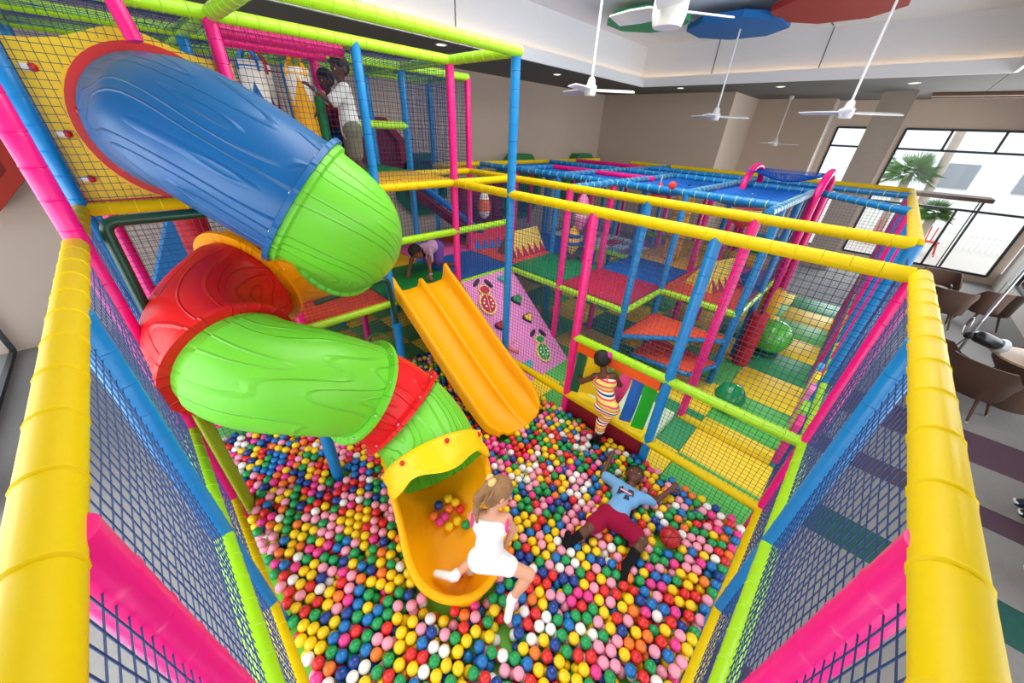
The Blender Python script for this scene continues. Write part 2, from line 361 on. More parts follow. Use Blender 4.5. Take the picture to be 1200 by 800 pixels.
# ================================================================== OUTSIDE THE WINDOWS
struct('ground', MB().box((28, 0, -.3), (24, 40, .2)), M('pale_paving', (205, 198, 188), .9, var=.05))
BW = M('white_render', (236, 238, 240), .8, var=.02)
b = thing('white_building', 'plain white building with grey windows outside the glass', 'building', (27, -5.4, -.2))
MB().box((28, -6.5, 3.8), (2, 10, 8)).build('wall', BW, b, smooth=False)
for y, z in ((-2.1, 2.15), (-4.4, 2.15), (-6.7, 2.15), (-2.1, 5.2), (-4.4, 5.2)):
    w_ = MB().box((26.98, y, z), (.14, 1.0, 1.0)).build('window_recess', M('grey_window', (140, 146, 152), .3), b, smooth=False)
b2 = thing('white_building', 'distant white building across the yard behind the palms', 'building', (38, 8, -.2))
MB().box((39, 8, 2.5), (2, 22, 5.4)).build('wall', BW, b2, smooth=False)
MB().box((39, 8, 5.3), (2.4, 22.4, .2)).build('parapet', BW, b2, smooth=False)
PALMG = M('palm_green', (84, 126, 62), .6, var=.25, vscale=4); TRK = M('palm_trunk', (172, 160, 148), .9, var=.2, vscale=14, bump=.5, bscale=30)
def palm(x, y, h, r, lab, n=90):
    t = thing('palm_tree', lab, 'tree', (x, y, -.2), 'palms outside the windows')
    MB().tube([(x, y, -.2), (x+.05, y, h*.5), (x, y, h)], [.16, .12, .13], 10).build('trunk', TRK, t)
    mb = MB()
    for i in range(n):
        a = random.uniform(0, 2*PI); e = random.uniform(-.25, 1.25); d = Vector((math.cos(a)*math.cos(e), math.sin(a)*math.cos(e), math.sin(e)))
        sd = d.cross(Vector((0, 0, 1))).normalized(); o = Vector((x, y, h)); L = r*random.uniform(.8, 1.1)
        for j in range(9):
            s = (j-4)/4; tip = o+(d+sd*s*.55).normalized()*L*(1-.25*abs(s))+Vector((0, 0, -.22*L*(1-e/1.4)))
            m = o+d*L*.42+sd*s*.05; w = Vector((0, 0, .025))+sd*.02
            mb.add([m-w, m+w, tip], [(0, 1, 2)])
    mb.build('fronds', PALMG, t, smooth=False, kind='stuff')
palm(21, -.40, 2.3, 1.0, 'bushy fan palm beyond the main window')
palm(20, .78, 2.25, .55, 'small palm crown seen in the narrow window left of the pillar')
palm(24.2, .75, 2.6, .7, 'palm crown half hidden behind the stone pillar')
palm(19.2, -1.5, 1.25, .6, 'low young palm by the picket fence')
tt = thing('palm_tree', 'bare pale palm trunk rising past the window top', 'tree', (21.2, -1.15, -.2), 'palms outside the windows')
MB().tube([(21.2, -1.22, -.2), (21.2, -1.1, 3), (21.2, -1.0, 6.5)], [.15, .13, .13], 10).build('trunk', TRK, tt)
fe = thing('picket_fence', 'white picket fence outside behind the palms', 'fence', (22.5, 0, -.2))
mbp = MB().box((0, 0, .65), (.03, .07, 1.7)).mesh('picket', WHITE, smooth=False)
for i in range(56): link('picket', mbp, fe, (22.5, 3.6-i*.15, 0))
for z in (.2, 1.25): MB().box((22.53, -.6, z), (.03, 8.6, .06)).build('fence_rail', WHITE, fe, smooth=False)
def yard_chair(x, y, rgb, lab):
    m = M('yard_%d_%d' % rgb[:2], rgb, .5); t = thing('yard_chair', lab, 'chair', (x, y, -.2), 'coloured chairs in the yard')
    for dx in (-.2, .2):
        for dy in (-.2, .2): MB().tube([(x+dx*1.3, y+dy*1.3, -.2), (x+dx*.8, y+dy*.8, .25)], .018, 6).build('leg', m, t)
    MB().rbox((x, y, .26), (.44, .44, .03), .01).build('seat', m, t)
    for k in (-.14, 0, .14): MB().tube([(x+.2, y+k, .27), (x+.3, y+k*1.2, .72)], .02, 6).build('back_slat', m, t)
yard_chair(20.3, -.5, (206, 46, 44), 'red metal chair out in the yard'); yard_chair(20.6, -1.05, (52, 150, 84), 'green metal chair out in the yard'); yard_chair(20.0, -1.9, (206, 46, 44), 'red chair in the yard near the window corner')
pg = thing('shade_canopy', 'flat brown canopy on thin black posts outside the window', 'canopy', (16.9, -.8, -.2))
MB().box((16.75, -.9, 2.0), (.9, 2.6, .1)).build('canopy_board', M('brown_board', (104, 84, 74), .6), pg, smooth=False)
for x, y in ((16.4, -2.05), (16.6, -2.05), (17.1, -2.05), (17.1, .3), (16.4, .3)): MB().tube([(x, y, -.2), (x, y, 1.96)], .016, 6).build('post', FRAME, pg)
# ================================================================== THE PLAY FRAME (metres; grid 1.08)
GX = [-.276, .80, 1.88, 2.96, 4.04, 5.12, 6.20, 7.28, 8.36, 9.44]
GY = [-.32, .75, 1.82, 2.90, 3.94, 4.96, 5.95]
ZT, Z2, Z1, ZP = 3.74, 2.508, 1.17, .36
pit = thing('ball_pit_enclosure', 'netted ball pit walls of yellow, pink, blue and lime padded poles', 'play frame', (1.3, 1.3, 0))
tower = thing('climbing_tower', 'tall climbing tower with lime top rails and navy netting behind the pit', 'play frame', (2.4, 4.9, 0))
maze = thing('play_maze', 'low netted climbing maze with blue roof nets beyond the pit', 'play frame', (6.7, 2.4, 0))
R_ = 'post'; Q_ = 'rail'
def npanel(par, x0, x1, y0, y1, z0, z1, **k):
    if abs(x1-x0) > abs(y1-y0): net(par, (x0+.03, y0, z0), (x1-x0-.06, 0, 0), (0, 0, z1-z0), **k)
    else: net(par, (x0, y0+.03, z0), (0, y1-y0-.06, 0), (0, 0, z1-z0), **k)
# --- pit walls
for y, c in ((GY[0], PINK), (GY[1], PINK), (GY[2], BLUE)): pole(pit, R_, (GX[0], y, 0), (GX[0], y, Z2), c)
pole(pit, R_, (GX[0], GY[3]-.02, 0), (GX[0], GY[3]-.02, ZT), PINK)
for x, c in ((GX[1], PINK), (GX[2], BLUE), (GX[3], PINK)): pole(pit, R_, (x, GY[0], 0), (x, GY[0], Z2), c)
pole(pit, R_, (GX[3], GY[3]+.02, 0), (GX[3], GY[3]+.02, ZT), BLUE)
pole(pit, R_, (GX[3], GY[2], 0), (GX[3], GY[2], Z2), PINK); pole(pit, R_, (GX[3], GY[1], 0), (GX[3], GY[1], Z2), BLUE)
pole(pit, Q_, (-.296, GY[0]-.1, Z2), (-.286, GY[4]+.02, Z2), YEL, ridge=.0024, r=.047, seg=.21)
pole(pit, Q_, (GX[0]-.1, -.327, Z2), (GX[3], -.327, Z2), YEL, ridge=.0024, r=.047, seg=.21)
pole(pit, Q_, (GX[3], GY[0]+.02, Z2), (GX[3], GY[4], Z2), YEL)
pole(pit, Q_, (GX[0], GY[0], Z1), (GX[0], GY[3], Z1), LIME); pole(pit, Q_, (GX[0], GY[0], Z1), (GX[3], GY[0], Z1), LIME)
pole(pit, Q_, (GX[3], GY[0], Z1), (GX[3], GY[2], Z1), LIME)
for a, b in (((GX[0], GY[0], ZP), (GX[0], GY[3], ZP)), ((GX[0], GY[0], ZP), (GX[3], GY[0], ZP)), ((GX[3], GY[0], ZP), (GX[3], GY[1], ZP)), ((GX[3], GY[2], ZP), (GX[3], GY[3], ZP)), ((GX[3], GY[1], ZP), (GX[3], GY[2], ZP))): pole(pit, Q_, a, b, YEL)
pole(pit, Q_, (GX[0], GY[3], ZT), (GX[3]+.03, GY[3], ZT), LIME); pole(pit, Q_, (GX[3], GY[3], ZT), (GX[3], GY[4], ZT), LIME)
pole(pit, Q_, (GX[1]+.05, GY[3], ZT), (GX[1]+.05, GY[4], ZT), LIME, r=.05)
pole(pit, Q_, (GX[0], GY[3], ZT), (GX[0], GY[4], ZT), LIME)
for i in range(4):
    y0, y1 = GY[i]+.03, GY[i+1]-.03
    for z0, z1 in ((.02, ZP-.03), (ZP+.03, Z1-.03), (Z1+.03, Z2-.03)):
        net(pit, (GX[0], y0, z0), (0, y1-y0, 0), (0, 0, z1-z0), sag=.012 if z1 > 1.2 else 0)
for i in range(3):
    x0, x1 = GX[i]+.03, GX[i+1]-.03
    for z0, z1 in ((.02, ZP-.03), (ZP+.03, Z1-.03), (Z1+.03, Z2-.03)):
        net(pit, (x0, GY[0], z0), (x1-x0, 0, 0), (0, 0, z1-z0), sag=-.012 if z1 > 1.2 else 0)
net(pit, (GX[3], GY[0]+.03, Z1+.03), (0, 1.02, 0), (0, 0, Z2-Z1-.06)); net(pit, (GX[3], GY[0]+.03, ZP+.03), (0, 1.02, 0), (0, 0, Z1-ZP-.06)); net(pit, (GX[3], GY[0]+.03, .01), (0, 1.02, 0), (0, 0, ZP-.03))
net(pit, (GX[3], GY[1]+.03, Z1+.03), (0, 1.02, 0), (0, 0, Z2-Z1-.06))
net(pit, (GX[3], GY[2]+.03, ZP+.03), (0, 1.04, 0), (0, 0, Z2-ZP-.06)); net(pit, (GX[3], GY[2]+.03, .01), (0, 1.04, 0), (0, 0, ZP-.03))
net(pit, (GX[3], GY[3]+.06, Z1+.03), (0, .95, 0), (0, 0, Z2-Z1-.06))
npanel(pit, GX[3], GX[3], GY[3], GY[4], ZP, Z1)
# --- tower
TX = [GX[0], .80, 1.90, 2.96]
for x, c, zt in ((TX[0], BLUE, ZT), (TX[1]+.03, PINK, ZT), (TX[2], BLUE, ZT), (TX[3], PINK, ZT)): pole(tower, R_, (x, GY[4], 0), (x, GY[4], zt), c)
for x, c in ((TX[0], BLUE), (TX[1], BLUE), (TX[2], PINK), (TX[3], BLUE), (GX[4], PINK)):
    pole(tower, R_, (x, GY[5], 0), (x, GY[5], ZT), c); pole(tower, R_, (x, GY[6], 0), (x, GY[6], ZT), BLUE)
for y in (GY[4], GY[5], GY[6]):
    pole(tower, Q_, (TX[0], y, ZT), (TX[3]+.03, y, ZT), LIME); pole(tower, Q_, (TX[0], y, Z2), (TX[3], y, Z2), YEL); pole(tower, Q_, (TX[0], y, Z1-.03), (GX[4], y, Z1-.03), LIME)
for x in TX:
    pole(tower, Q_, (x, GY[4], ZT), (x, GY[6], ZT), LIME); pole(tower, Q_, (x, GY[4], Z2), (x, GY[6], Z2), YEL)
pole(tower, Q_, (TX[1]+.6, GY[4], 1.9), (GX[4], GY[4], 1.9), LIME)
pole(tower, Q_, (TX[2], GY[5], 3.1), (TX[3], GY[5], 3.1), LIME)
pole(tower, Q_, (TX[3], GY[4], Z2), (GX[4], GY[4], Z2), YEL)
for y, z in ((4.09, 3.67), (4.5, 3.67)): pole(tower, Q_, (TX[1]+.1, y, z), (TX[2]-.06, y, z), PINK, r=.05, seg=.08)
pole(tower, 'post', (.36, GY[4]-.12, 3.5), (.33, GY[4]-.1, 3.73), PINK)
pole(tower, R_, (TX[0]+.1, GY[4]+.5, 0), (TX[0]+.1, GY[4]+.5, Z2), PINK)
pole(tower, Q_, (TX[3], GY[5], ZT), (GX[4], GY[5], ZT), LIME); pole(tower, Q_, (TX[3], GY[6], ZT), (GX[4], GY[6], ZT), LIME); pole(tower, Q_, (GX[4], GY[5], ZT), (GX[4], GY[6], ZT), LIME); pole(tower, Q_, (TX[3], GY[5], Z2), (GX[4], GY[5], Z2), YEL); pole(tower, Q_, (GX[4], GY[5], Z2), (GX[4], GY[6], Z2), YEL)
# tower nets
for i in range(3):
    npanel(tower, TX[i], TX[i+1], GY[4]-.02, GY[4]-.02, Z2+.03, ZT-.03, **(dict(hole=(Vector((.375, GY[4]-.02, 3.02)), .49)) if i == 0 else dict(sag=.01)))
    npanel(tower, TX[i], TX[i+1], GY[6], GY[6], Z2+.03, ZT-.03, pitch=.05); npanel(tower, TX[i], TX[i+1], GY[6], GY[6], Z1+.03, Z2-.03, pitch=.05)
    net(tower, (TX[i]+.03, GY[4]+.03, ZT-.02), (1.02, 0, 0), (0, .96, 0), mat=NETC, sag=.03); net(tower, (TX[i]+.03, GY[5]+.03, ZT-.02), (1.02, 0, 0), (0, .93, 0), mat=NETC, sag=.03)
npanel(tower, TX[1], TX[2], GY[5], GY[5], Z2+.03, ZT-.03)
npanel(tower, TX[3], GX[4], GY[5], GY[5], Z2+.03, ZT-.03); npanel(tower, GX[4], GX[4], GY[5], GY[6], Z2+.03, ZT-.03); npanel(tower, TX[3], GX[4], GY[6], GY[6], Z2+.03, ZT-.03)
net(tower, (TX[3]+.03, GY[5]+.03, ZT-.02), (1.02, 0, 0), (0, .93, 0), sag=.03); npanel(tower, TX[3], TX[3], GY[4], GY[5], Z2+.03, ZT-.03)
for j in (4, 5):
    npanel(tower, TX[0], TX[0], GY[j], GY[j+1], Z2+.03, ZT-.03); npanel(tower, TX[0], TX[0], GY[j], GY[j+1], Z1, Z2-.03)
npanel(tower, TX[0], TX[1], GY[4], GY[4], Z1, Z2-.03); npanel(tower, TX[1], TX[2], GY[4], GY[4], 1.9, Z2-.03)
npanel(tower, TX[1], TX[2], GY[4], GY[4], Z1, 1.87); npanel(tower, TX[0], TX[1], GY[4], GY[4], .03, Z1-.06); npanel(tower, TX[1], TX[2], GY[4], GY[4], .03, Z1-.06); npanel(tower, TX[2], TX[3], GY[4], GY[4], .03, Z1-.06)
npanel(tower, TX[2], TX[3], GY[4], GY[4], 1.93, Z2-.03); npanel(tower, TX[3], GX[4], GY[4], GY[4], Z1+.02, 1.87); npanel(tower, TX[3], GX[4], GY[4], GY[4], 1.93, Z2-.03)
# --- decks (soft mats) : one mat per cell
def mat_(rgb): return M('mat_%d_%d_%d' % rgb, rgb, .5, .35, var=.03, bump=.12, bscale=14)
MG, MR, MB_, MY, MO, MP = (18, 138, 62), (200, 28, 46), (28, 102, 186), (236, 178, 28), (236, 88, 44), (226, 96, 166)
def deck(par, x0, x1, y0, y1, z, rgb, t=.055):
    return MB().rbox(((x0+x1)/2, (y0+y1)/2, z-t/2), (abs(x1-x0)-.012, abs(y1-y0)-.012, t), .012).build('deck_mat', mat_(rgb), par)
ZD = 1.21
deck(tower, .80, 1.86, GY[4], GY[4]+.62, ZD-.01, MO); deck(tower, .80, 1.86, GY[4]+.62, GY[5], ZD-.01, MG); deck(tower, 1.86, 2.96, GY[4], GY[5], ZD, MG); deck(tower, TX[0], .8, GY[4], GY[5], ZD-.01, MP)
deck(tower, 1.9, 2.96, GY[5], GY[6], ZD, MY); deck(tower, 2.96, 4.04, GY[4], GY[5], ZD, MB_); deck(tower, .8, 1.9, GY[5], GY[6], ZD, MP); deck(tower, TX[0], .8, GY[5], GY[6], ZD, MB_)
deck(tower, 2.96, 4.04, GY[5], GY[6], ZD, MP)
Z2D = 2.56
deck(tower, 1.9, 2.96, GY[4], GY[5], Z2D, MY, .07); deck(tower, .8, 1.9, GY[4], GY[5], Z2D, MR, .07); deck(tower, TX[0], .8, GY[4], GY[5], Z2D, PKD := (214, 40, 120), .07); deck(tower, 1.9, 2.96, GY[5], GY[6], Z2D, MG, .07); deck(tower, .8, 1.9, GY[5], GY[6], Z2D, MB_, .07)
for (i, j, c) in ((4, 4, MO), (4, 3, MG), (4, 2, MR), (5, 2, MB_), (6, 2, MY), (5, 1, MO), (6, 1, MP), (7, 2, MY), (4, 5, MO), (5, 4, MB_)):
    if (i, j) == (4, 3): deck(maze, 4.04, 5.12, GY[3], GY[4], ZD, c)
    elif (i, j) == (4, 2): deck(maze, 4.04, 5.12, GY[2], GY[3], ZD, c)
    else: deck(maze, GX[i], GX[i+1], GY[j], GY[j+1], ZD, c)
deck(maze, 6.2, 7.28, GY[1], GY[2], ZD+.005, MP); deck(maze, 7.28, 8.36, GY[1], GY[2], ZD, MY)
pr_ = random.Random(5)
for a in range(4):
    for b in range(7):
        rgb = pr_.choice([(232, 232, 228), (232, 232, 228), (120, 176, 196), (206, 70, 96), (150, 110, 170), (232, 232, 228)])
        MB().rbox((6.2+.13+a*.27, GY[3]+.15+b*.29, ZD-.03), (.24, .26, .05), .01).build('bridge_plank', mat_(rgb), maze)
# lime deck edges
zz = Z1-.03
for a, b in (((4.04, GY[2], zz), (4.04, GY[4], zz)), ((4.04, GY[2], zz), (5.12, GY[2], zz)), ((5.12, GY[1], zz), (5.12, GY[2], zz)), ((5.12, GY[1], zz), (9.44, GY[1], zz)),
             ((6.2, GY[3], zz), (6.2, GY[5], zz)), ((7.28, GY[3], zz), (7.28, GY[5], zz)), ((8.36, GY[1], zz), (8.36, GY[4], zz)), ((6.2, GY[3], zz), (7.28, GY[3], zz))): pole(maze, Q_, a, b, LIME)
# --- maze posts: one at each grid crossing, alternating pink and blue
for i in range(4, 10):
    for j in range(0, 7):
        if i == 9 and j > 5: continue
        if i == 4 and j > 4: continue
        if i in (6, 8) and j == 0: c = PINK
        else: c = (PINK, BLUE)[(i+j) % 2]
        if (i, j) == (4, 1): c = PINK
        if (i, j) == (4, 2): c = BLUE
        if (i, j) == (4, 3): c = PINK
        if (i, j) == (5, 1): c = BLUE
        if (i, j) == (4, 0): c = BLUE
        zt = Z2
        pole(maze, R_, (GX[i], GY[j], 0), (GX[i], GY[j], zt), c, r=.046)
for i in range(4, 9):
    pole(maze, R_, (GX[i]+.3, GY[0], 0), (GX[i]+.3, GY[0], Z2), BLUE); pole(maze, R_, (GX[i]+.62, GY[0], 0), (GX[i]+.62, GY[0], Z2), PINK)
for x in (6.2, 7.28): pole(maze, R_, (x+.5, GY[6], Z1), (x+.5, GY[6], Z2), PINK)
# roof rails
for a, b, c in (((4.04, GY[0], Z2), (4.04, GY[4], Z2), YEL), ((4.04, GY[0], Z2), (9.44, GY[0], Z2), YEL), ((9.44, GY[0], Z2), (9.44, GY[5], Z2), YEL), ((4.04, GY[6], Z2), (9.44, GY[6], Z2), YEL), ((4.04, GY[4], Z2), (4.04, GY[6], Z2), YEL),
                ((5.12, GY[1], Z2), (5.12, GY[6], Z2), BLUE), ((7.28, GY[1], Z2), (7.28, GY[6], Z2), BLUE), ((6.2, GY[3]-.1, Z2), (6.2, GY[5], Z2), PINK), ((8.36, GY[0], Z2), (8.36, GY[4], Z2), BLUE), ((8.36, GY[4], Z2), (8.36, GY[6], Z2), PINK),
                ((4.04, GY[3], Z2), (7.28, GY[3], Z2), BLUE), ((5.12, GY[2], Z2), (8.36, GY[2], Z2), BLUE), ((4.5, GY[1], Z2), (7.28, GY[1], Z2), BLUE), ((7.28, GY[1], Z2), (6.2, GY[0], Z2), BLUE), ((5.12, GY[5], Z2), (6.2, GY[5], Z2), BLUE), ((5.12, GY[4], Z2), (9.44, GY[4], Z2), BLUE), ((8.36, GY[2], Z2), (9.44, GY[2], Z2), BLUE)):
    o = pole(maze, Q_, a, b, c)
    if c is BLUE:   # pale cable ties that lace the roof net to the rail
        d = (Vector(b)-Vector(a)); n = int(d.length/.16); mb = MB()
        for k in range(1, n): mb.lathe([(.047, -.005), (.0505, 0), (.047, .005)], (0, 0, k*.16), 8, cap=False)
        link('cable_ties', mb.mesh('cable_ties', M('lime_tie', (190, 224, 110), .5)), o, kind='stuff')
for i in range(5, 8):
    for j in range(1, 6):
        net(maze, (GX[i]+.03, GY[j]+.03, Z2-.035), (GX[i+1]-GX[i]-.06, 0, 0), (0, GY[j+1]-GY[j]-.06, 0), pitch=.028, r=.0075, mat=NETB, name='roof_net', sag=-.09)
for j in range(1, 5): net(maze, (GX[8]+.03, GY[j]+.03, Z2-.035), (1.0, 0, 0), (0, GY[j+1]-GY[j]-.06, 0), pitch=.03, r=.006, mat=NETB, name='roof_net', sag=-.03)
# maze side nets
for i in range(4, 9):
    npanel(maze, GX[i], GX[i+1], GY[0], GY[0], .03, Z1, pitch=.06); npanel(maze, GX[i], GX[i+1], GY[0], GY[0], Z1, Z2-.03, pitch=.06)
npanel(maze, GX[3], GX[4], GY[0], GY[0], .03, Z1, pitch=.05); npanel(maze, GX[3], GX[4], GY[0], GY[0], Z1, Z2-.1, pitch=.05)
for j in range(0, 5): npanel(maze, GX[9], GX[9], GY[j], GY[j+1], .03, Z2-.03, pitch=.055)
for i in range(4, 9): npanel(maze, GX[i], GX[i+1], GY[6], GY[6], .03, Z2-.03, pitch=.05, r=.004)
npanel(maze, 4.04, 4.04, GY[2], GY[3], Z1, Z2-.03); npanel(maze, 4.04, 4.04, GY[3], GY[4], Z1, Z2-.03); npanel(maze, 4.04, 5.12, GY[2], GY[2], Z1, Z2-.03); npanel(maze, 5.12, 5.12, GY[1], GY[2], Z1, Z2-.03)
for i in range(5, 9): npanel(maze, GX[i], GX[i+1], GY[1], GY[1], Z1, Z2-.03, pitch=.05)
npanel(maze, 4.04, 4.04, GY[2], GY[3], .03, Z1-.06); npanel(maze, 4.04, 4.04, GY[3], GY[4], .03, Z1-.06); npanel(maze, 5.12, 5.12, GY[1], GY[2], .03, Z1-.06)
# far-right lime and pink rails of the outer wall, rainbow padding
pole(maze, Q_, (GX[3], GY[0], Z1), (9.44, GY[0], Z1), LIME)
for k, (x, rgb) in enumerate(((3.55, (230, 60, 140)), (3.85, (150, 210, 60)), (4.25, (235, 130, 190)), (4.55, (250, 215, 40)), (4.8, (60, 170, 220)))):
    MB().rbox((x, GY[0]+.06, .75), (.22, .06, .5), .02).build('wall_pad', mat_(rgb), maze)
# pink arches over the roof
for y, x0, x1 in ((GY[2]-.15, 7.05, 8.05), (GY[1]-.08, 6.9, 7.95)):
    xc, hw = (x0+x1)/2, (x1-x0)/2
    pts = [(x0, y, .05), (x0, y, Z2-.2)]+[(xc-hw*math.cos(t*PI/10), y, Z2-.05+.32*math.sin(t*PI/10)) for t in range(0, 11)]+[(x1, y, Z2-.2), (x1, y, .05)]
    MB().tube(pts, .05, 12).build('arch_pole', PINK, maze)
net(maze, (7.0, GY[1]-.05, Z2+.22), (1.0, 0, 0), (0, 1.0, 0), pitch=.035, r=.004, mat=NETB, name='roof_net', sag=-.14)
# triangular step decks with blue edge rails
for z, p in ((.78, [(5.12, GY[2]+.0), (4.13, GY[2]-.0), (5.12, GY[1])]), (.38, [(4.45, GY[2]-.1), (5.12, GY[2]-.1), (5.12, GY[1]), (4.55, GY[1]+.2)])):
    MB().prism([(a, b) for a, b in p], ((0, 0, z-.06), (1, 0, 0), (0, 1, 0)), .06).build('step_mat', mat_(MO), maze, smooth=False)
    for q in range(len(p)):
        a, b = p[q], p[(q+1) % len(p)]; pole(maze, Q_, (*a, z-.05), (*b, z-.05), BLUE, r=.035)
pole(maze, 'floor_bolster', (4.04, GY[1]+.02, .05), (4.04, GY[0]+.05, .05), YEL, r=.05)
# --- floor mats: a green and yellow checker, one tile each
FG, FY = (92, 190, 84), (246, 214, 40)
t0 = thing('floor_mat_set', 'green and yellow checkered play mats on the maze floor', 'mat', (6.2, 2, 0))
tm = {k: MB().rbox((0, 0, .012), (.855, .855, .024), .006).mesh('floor_tile', mat_(c)) for k, c in ((0, FY), (1, FG), (2, (60, 156, 92)))}
for i in range(8):
    for j in range(7):
        if i == 7 and j > 6: continue
        k = (i+j) % 2
        if k and (i*3+j*5) % 4 == 1: k = 2
        link('floor_tile', tm[k], t0, (3.45+.43+i*.863-.02*0, -.34+.43+j*.86, 0))
for j in range(5): link('floor_tile', tm[(j+1) % 2], t0, (3.02, .09+j*.86, 0)) if j != 5 else None
tm2 = {k: MB().rbox((0, 0, .012), (.53, .53, .024), .006).mesh('floor_tile', mat_(c)) for k, c in ((0, (92, 170, 84)), (1, FY))}
for i in range(6):
    for j in range(4): link('floor_tile', tm2[(i+j) % 2], t0, (GX[0]+.3+i*.54, GY[4]+.43+j*.54, 0))
# ================================================================== SPIRAL TUBE SLIDE
def catmull(P, n):
    P = [Vector(p) for p in P]; P = [P[0]*2-P[1]]+P+[P[-1]*2-P[-2]]; out = []
    for i in range(1, len(P)-2):
        for k in range(n):
            t = k/n; a, b, c, d = P[i-1], P[i], P[i+1], P[i+2]
            out.append(.5*((2*b)+(c-a)*t+(2*a-5*b+4*c-d)*t*t+(3*b-a-3*c+d)*t*t*t))
    out.append(P[-2]); return out
SL = thing('spiral_tube_slide', 'enclosed spiral tube slide in blue, green, red and yellow plastic ending in the ball pit', 'slide', (.6, 2.8, 0))
CTRL = [(.375, 3.88, 3.02), (.44, 3.10, 2.98), (.78, 2.63, 2.66), (1.03, 2.71, 2.43), (1.06, 3.08, 2.22), (.72, 3.46, 2.06), (.36, 3.36, 1.93), (.10, 2.95, 1.82), (.16, 2.53, 1.70), (.46, 2.36, 1.53), (.78, 2.36, 1.27), (1.02, 2.22, 1.0), (1.08, 1.98, .82), (1.02, 1.70, .68)]
NSEG = 8
CL = catmull(CTRL, NSEG)
def frames(pts):
    T = [(pts[min(i+1, len(pts)-1)]-pts[max(i-1, 0)]).normalized() for i in range(len(pts))]; F = []
    a = Vector((0, 0, 1)); a = (a-T[0]*a.dot(T[0])).normalized()
    for i, t in enumerate(T):
        a = (a-t*a.dot(t)).normalized(); F.append((t, a, t.cross(a)))
    return F
FR = frames(CL); TR = .378
GRN, RED_, BLU_, YEL_ = grain('green_slide_plastic', (112, 204, 52)), grain('red_slide_plastic', (226, 26, 30)), grain('blue_slide_plastic', (4, 90, 152)), grain('golden_slide_plastic', (255, 166, 0))
def tube_section(name, i0, i1, mat, flange0=.03, flange1=.03, r=TR, r0=None, label=None):
    N = 40; rows = []; prof = []; uvrows = []
    L = 0
    for i in range(i0, i1+1):
        if i > i0: L += (CL[i]-CL[i-1]).length
        rr = r
        if r0 and i < i0+5: rr = r+(r0-r)*((i0+5-i)/5)**2
        prof.append((CL[i], FR[i], rr, L))
    tot = prof[-1][3]
    ring = []
    def addring(c, f, rr, l): ring.append((c, f, rr, l))
    c, f, rr, l = prof[0]
    w = .03
    if flange0: addring(c, f, rr-.02, l); addring(c, f, rr+flange0, l); addring(c+f[0]*w, f, rr+flange0, l+.01); addring(c+f[0]*(w+.012), f, rr+.004, l+.02)
    for p in prof[1:-1]: addring(*p)
    c, f, rr, l = prof[-1]
    if flange1: addring(c-f[0]*(w+.012), f, rr+.004, l-.02); addring(c-f[0]*w, f, rr+flange1, l-.01); addring(c, f, rr+flange1, l); addring(c, f, rr-.02, l)
    else: addring(c, f, rr, l)
    # inner skin so the tube has thickness
    for p in reversed(prof): addring(p[0], p[1], p[2]-.02, p[3])
    mb = MB(); vs = []; uv = []
    for (c, f, rr, l) in ring:
        for k in range(N):
            a = 2*PI*k/N; vs.append(c+(f[1]*math.cos(a)+f[2]*math.sin(a))*rr)
    fs = []; 
    for i in range(len(ring)-1):
        for k in range(N): fs.append((i*N+k, i*N+(k+1) % N, (i+1)*N+(k+1) % N, (i+1)*N+k)); uv.append((i, k))
    mb.add(vs, fs); o = mb.build(name, mat, SL, label=label, angle=45)
    lay = o.data.uv_layers.new(name='UVMap'); li = 0
    off = random.uniform(0, 9)
    for (i, k) in uv:
        for (ii, kk) in ((i, k), (i, k+1), (i+1, k+1), (i+1, k)):
            lay.data[li].uv = (ring[ii][3]*1.1+off, kk/N*6.0); li += 1
    # bolts round the flanges
    return o
S_ = lambda k: int(round(k*NSEG))
secs = [('tube_section', 0, 2.02, BLU_, 0, .055, 'blue straight tube section'), ('tube_section', 2.02, 4.05, GRN, .03, .03, 'green elbow under the blue tube'), ('tube_section', 4.05, 5.75, YEL_, .03, .06, 'golden yellow tube section'),
        ('tube_section', 5.75, 7.75, RED_, 0, .045, 'red elbow section'), ('tube_section', 7.75, 10.0, GRN, 0, .055, 'long green curved section'), ('tube_section', 10.0, 11.05, RED_, 0, .055, 'short red section'), ('tube_section', 11.05, 13, GRN, 0, .0, 'short green end section')]
BOLT = M('red_bolt_cap', (206, 30, 36), .35); STEEL = M('steel_bolt', (190, 190, 190), .3, metal=1)
for n, a, b, m, f0, f1, lab in secs:
    o = tube_section(n, S_(a), S_(b), m, f0, f1, r=.395 if a < 4 else TR, r0=.46 if a == 0 else None, label=lab)
    if f1:
        i = S_(b); mb = MB()
        for k in range(10):
            an = 2*PI*k/10+.3; d = FR[i][1]*math.cos(an)+FR[i][2]*math.sin(an)
            mb.sphere(CL[i]-FR[i][0]*.034+d*(TR+f1*.6), .011, 8)
        mb.build('bolts', STEEL, o, kind='stuff')
# entrance panel: yellow board with a wavy top and a red ring
YP = M('yellow_board', (246, 206, 20), .4, var=.02); c0 = CL[0]
pc = Vector((.375, GY[4]+.09, 3.02)); rows_o, rows_i = [], []
N = 48
def clampbox(a):
    x, z = math.cos(a), math.sin(a); k = min((.52 if x > 0 else .60)/abs(x) if abs(x) > 1e-6 else 9, .48/abs(z) if abs(z) > 1e-6 else 9); x, z = x*k, z*k
    if z > .3: z = .44+.13*math.exp(-((x+.05)/.26)**2)
    return x, z
outer = [clampbox(2*PI*k/N) for k in range(N)]; inner = [(.44*math.cos(2*PI*k/N), .44*math.sin(2*PI*k/N)) for k in range(N)]
R4 = [[pc+Vector((p[0], dy, p[1])) for p in q] for q, dy in ((inner, 0), (outer, 0), (outer, -.05), (inner, -.05), (inner, 0))]
pn = MB().grid(R4, close=True).build('entrance_panel', YP, SL, angle=30)
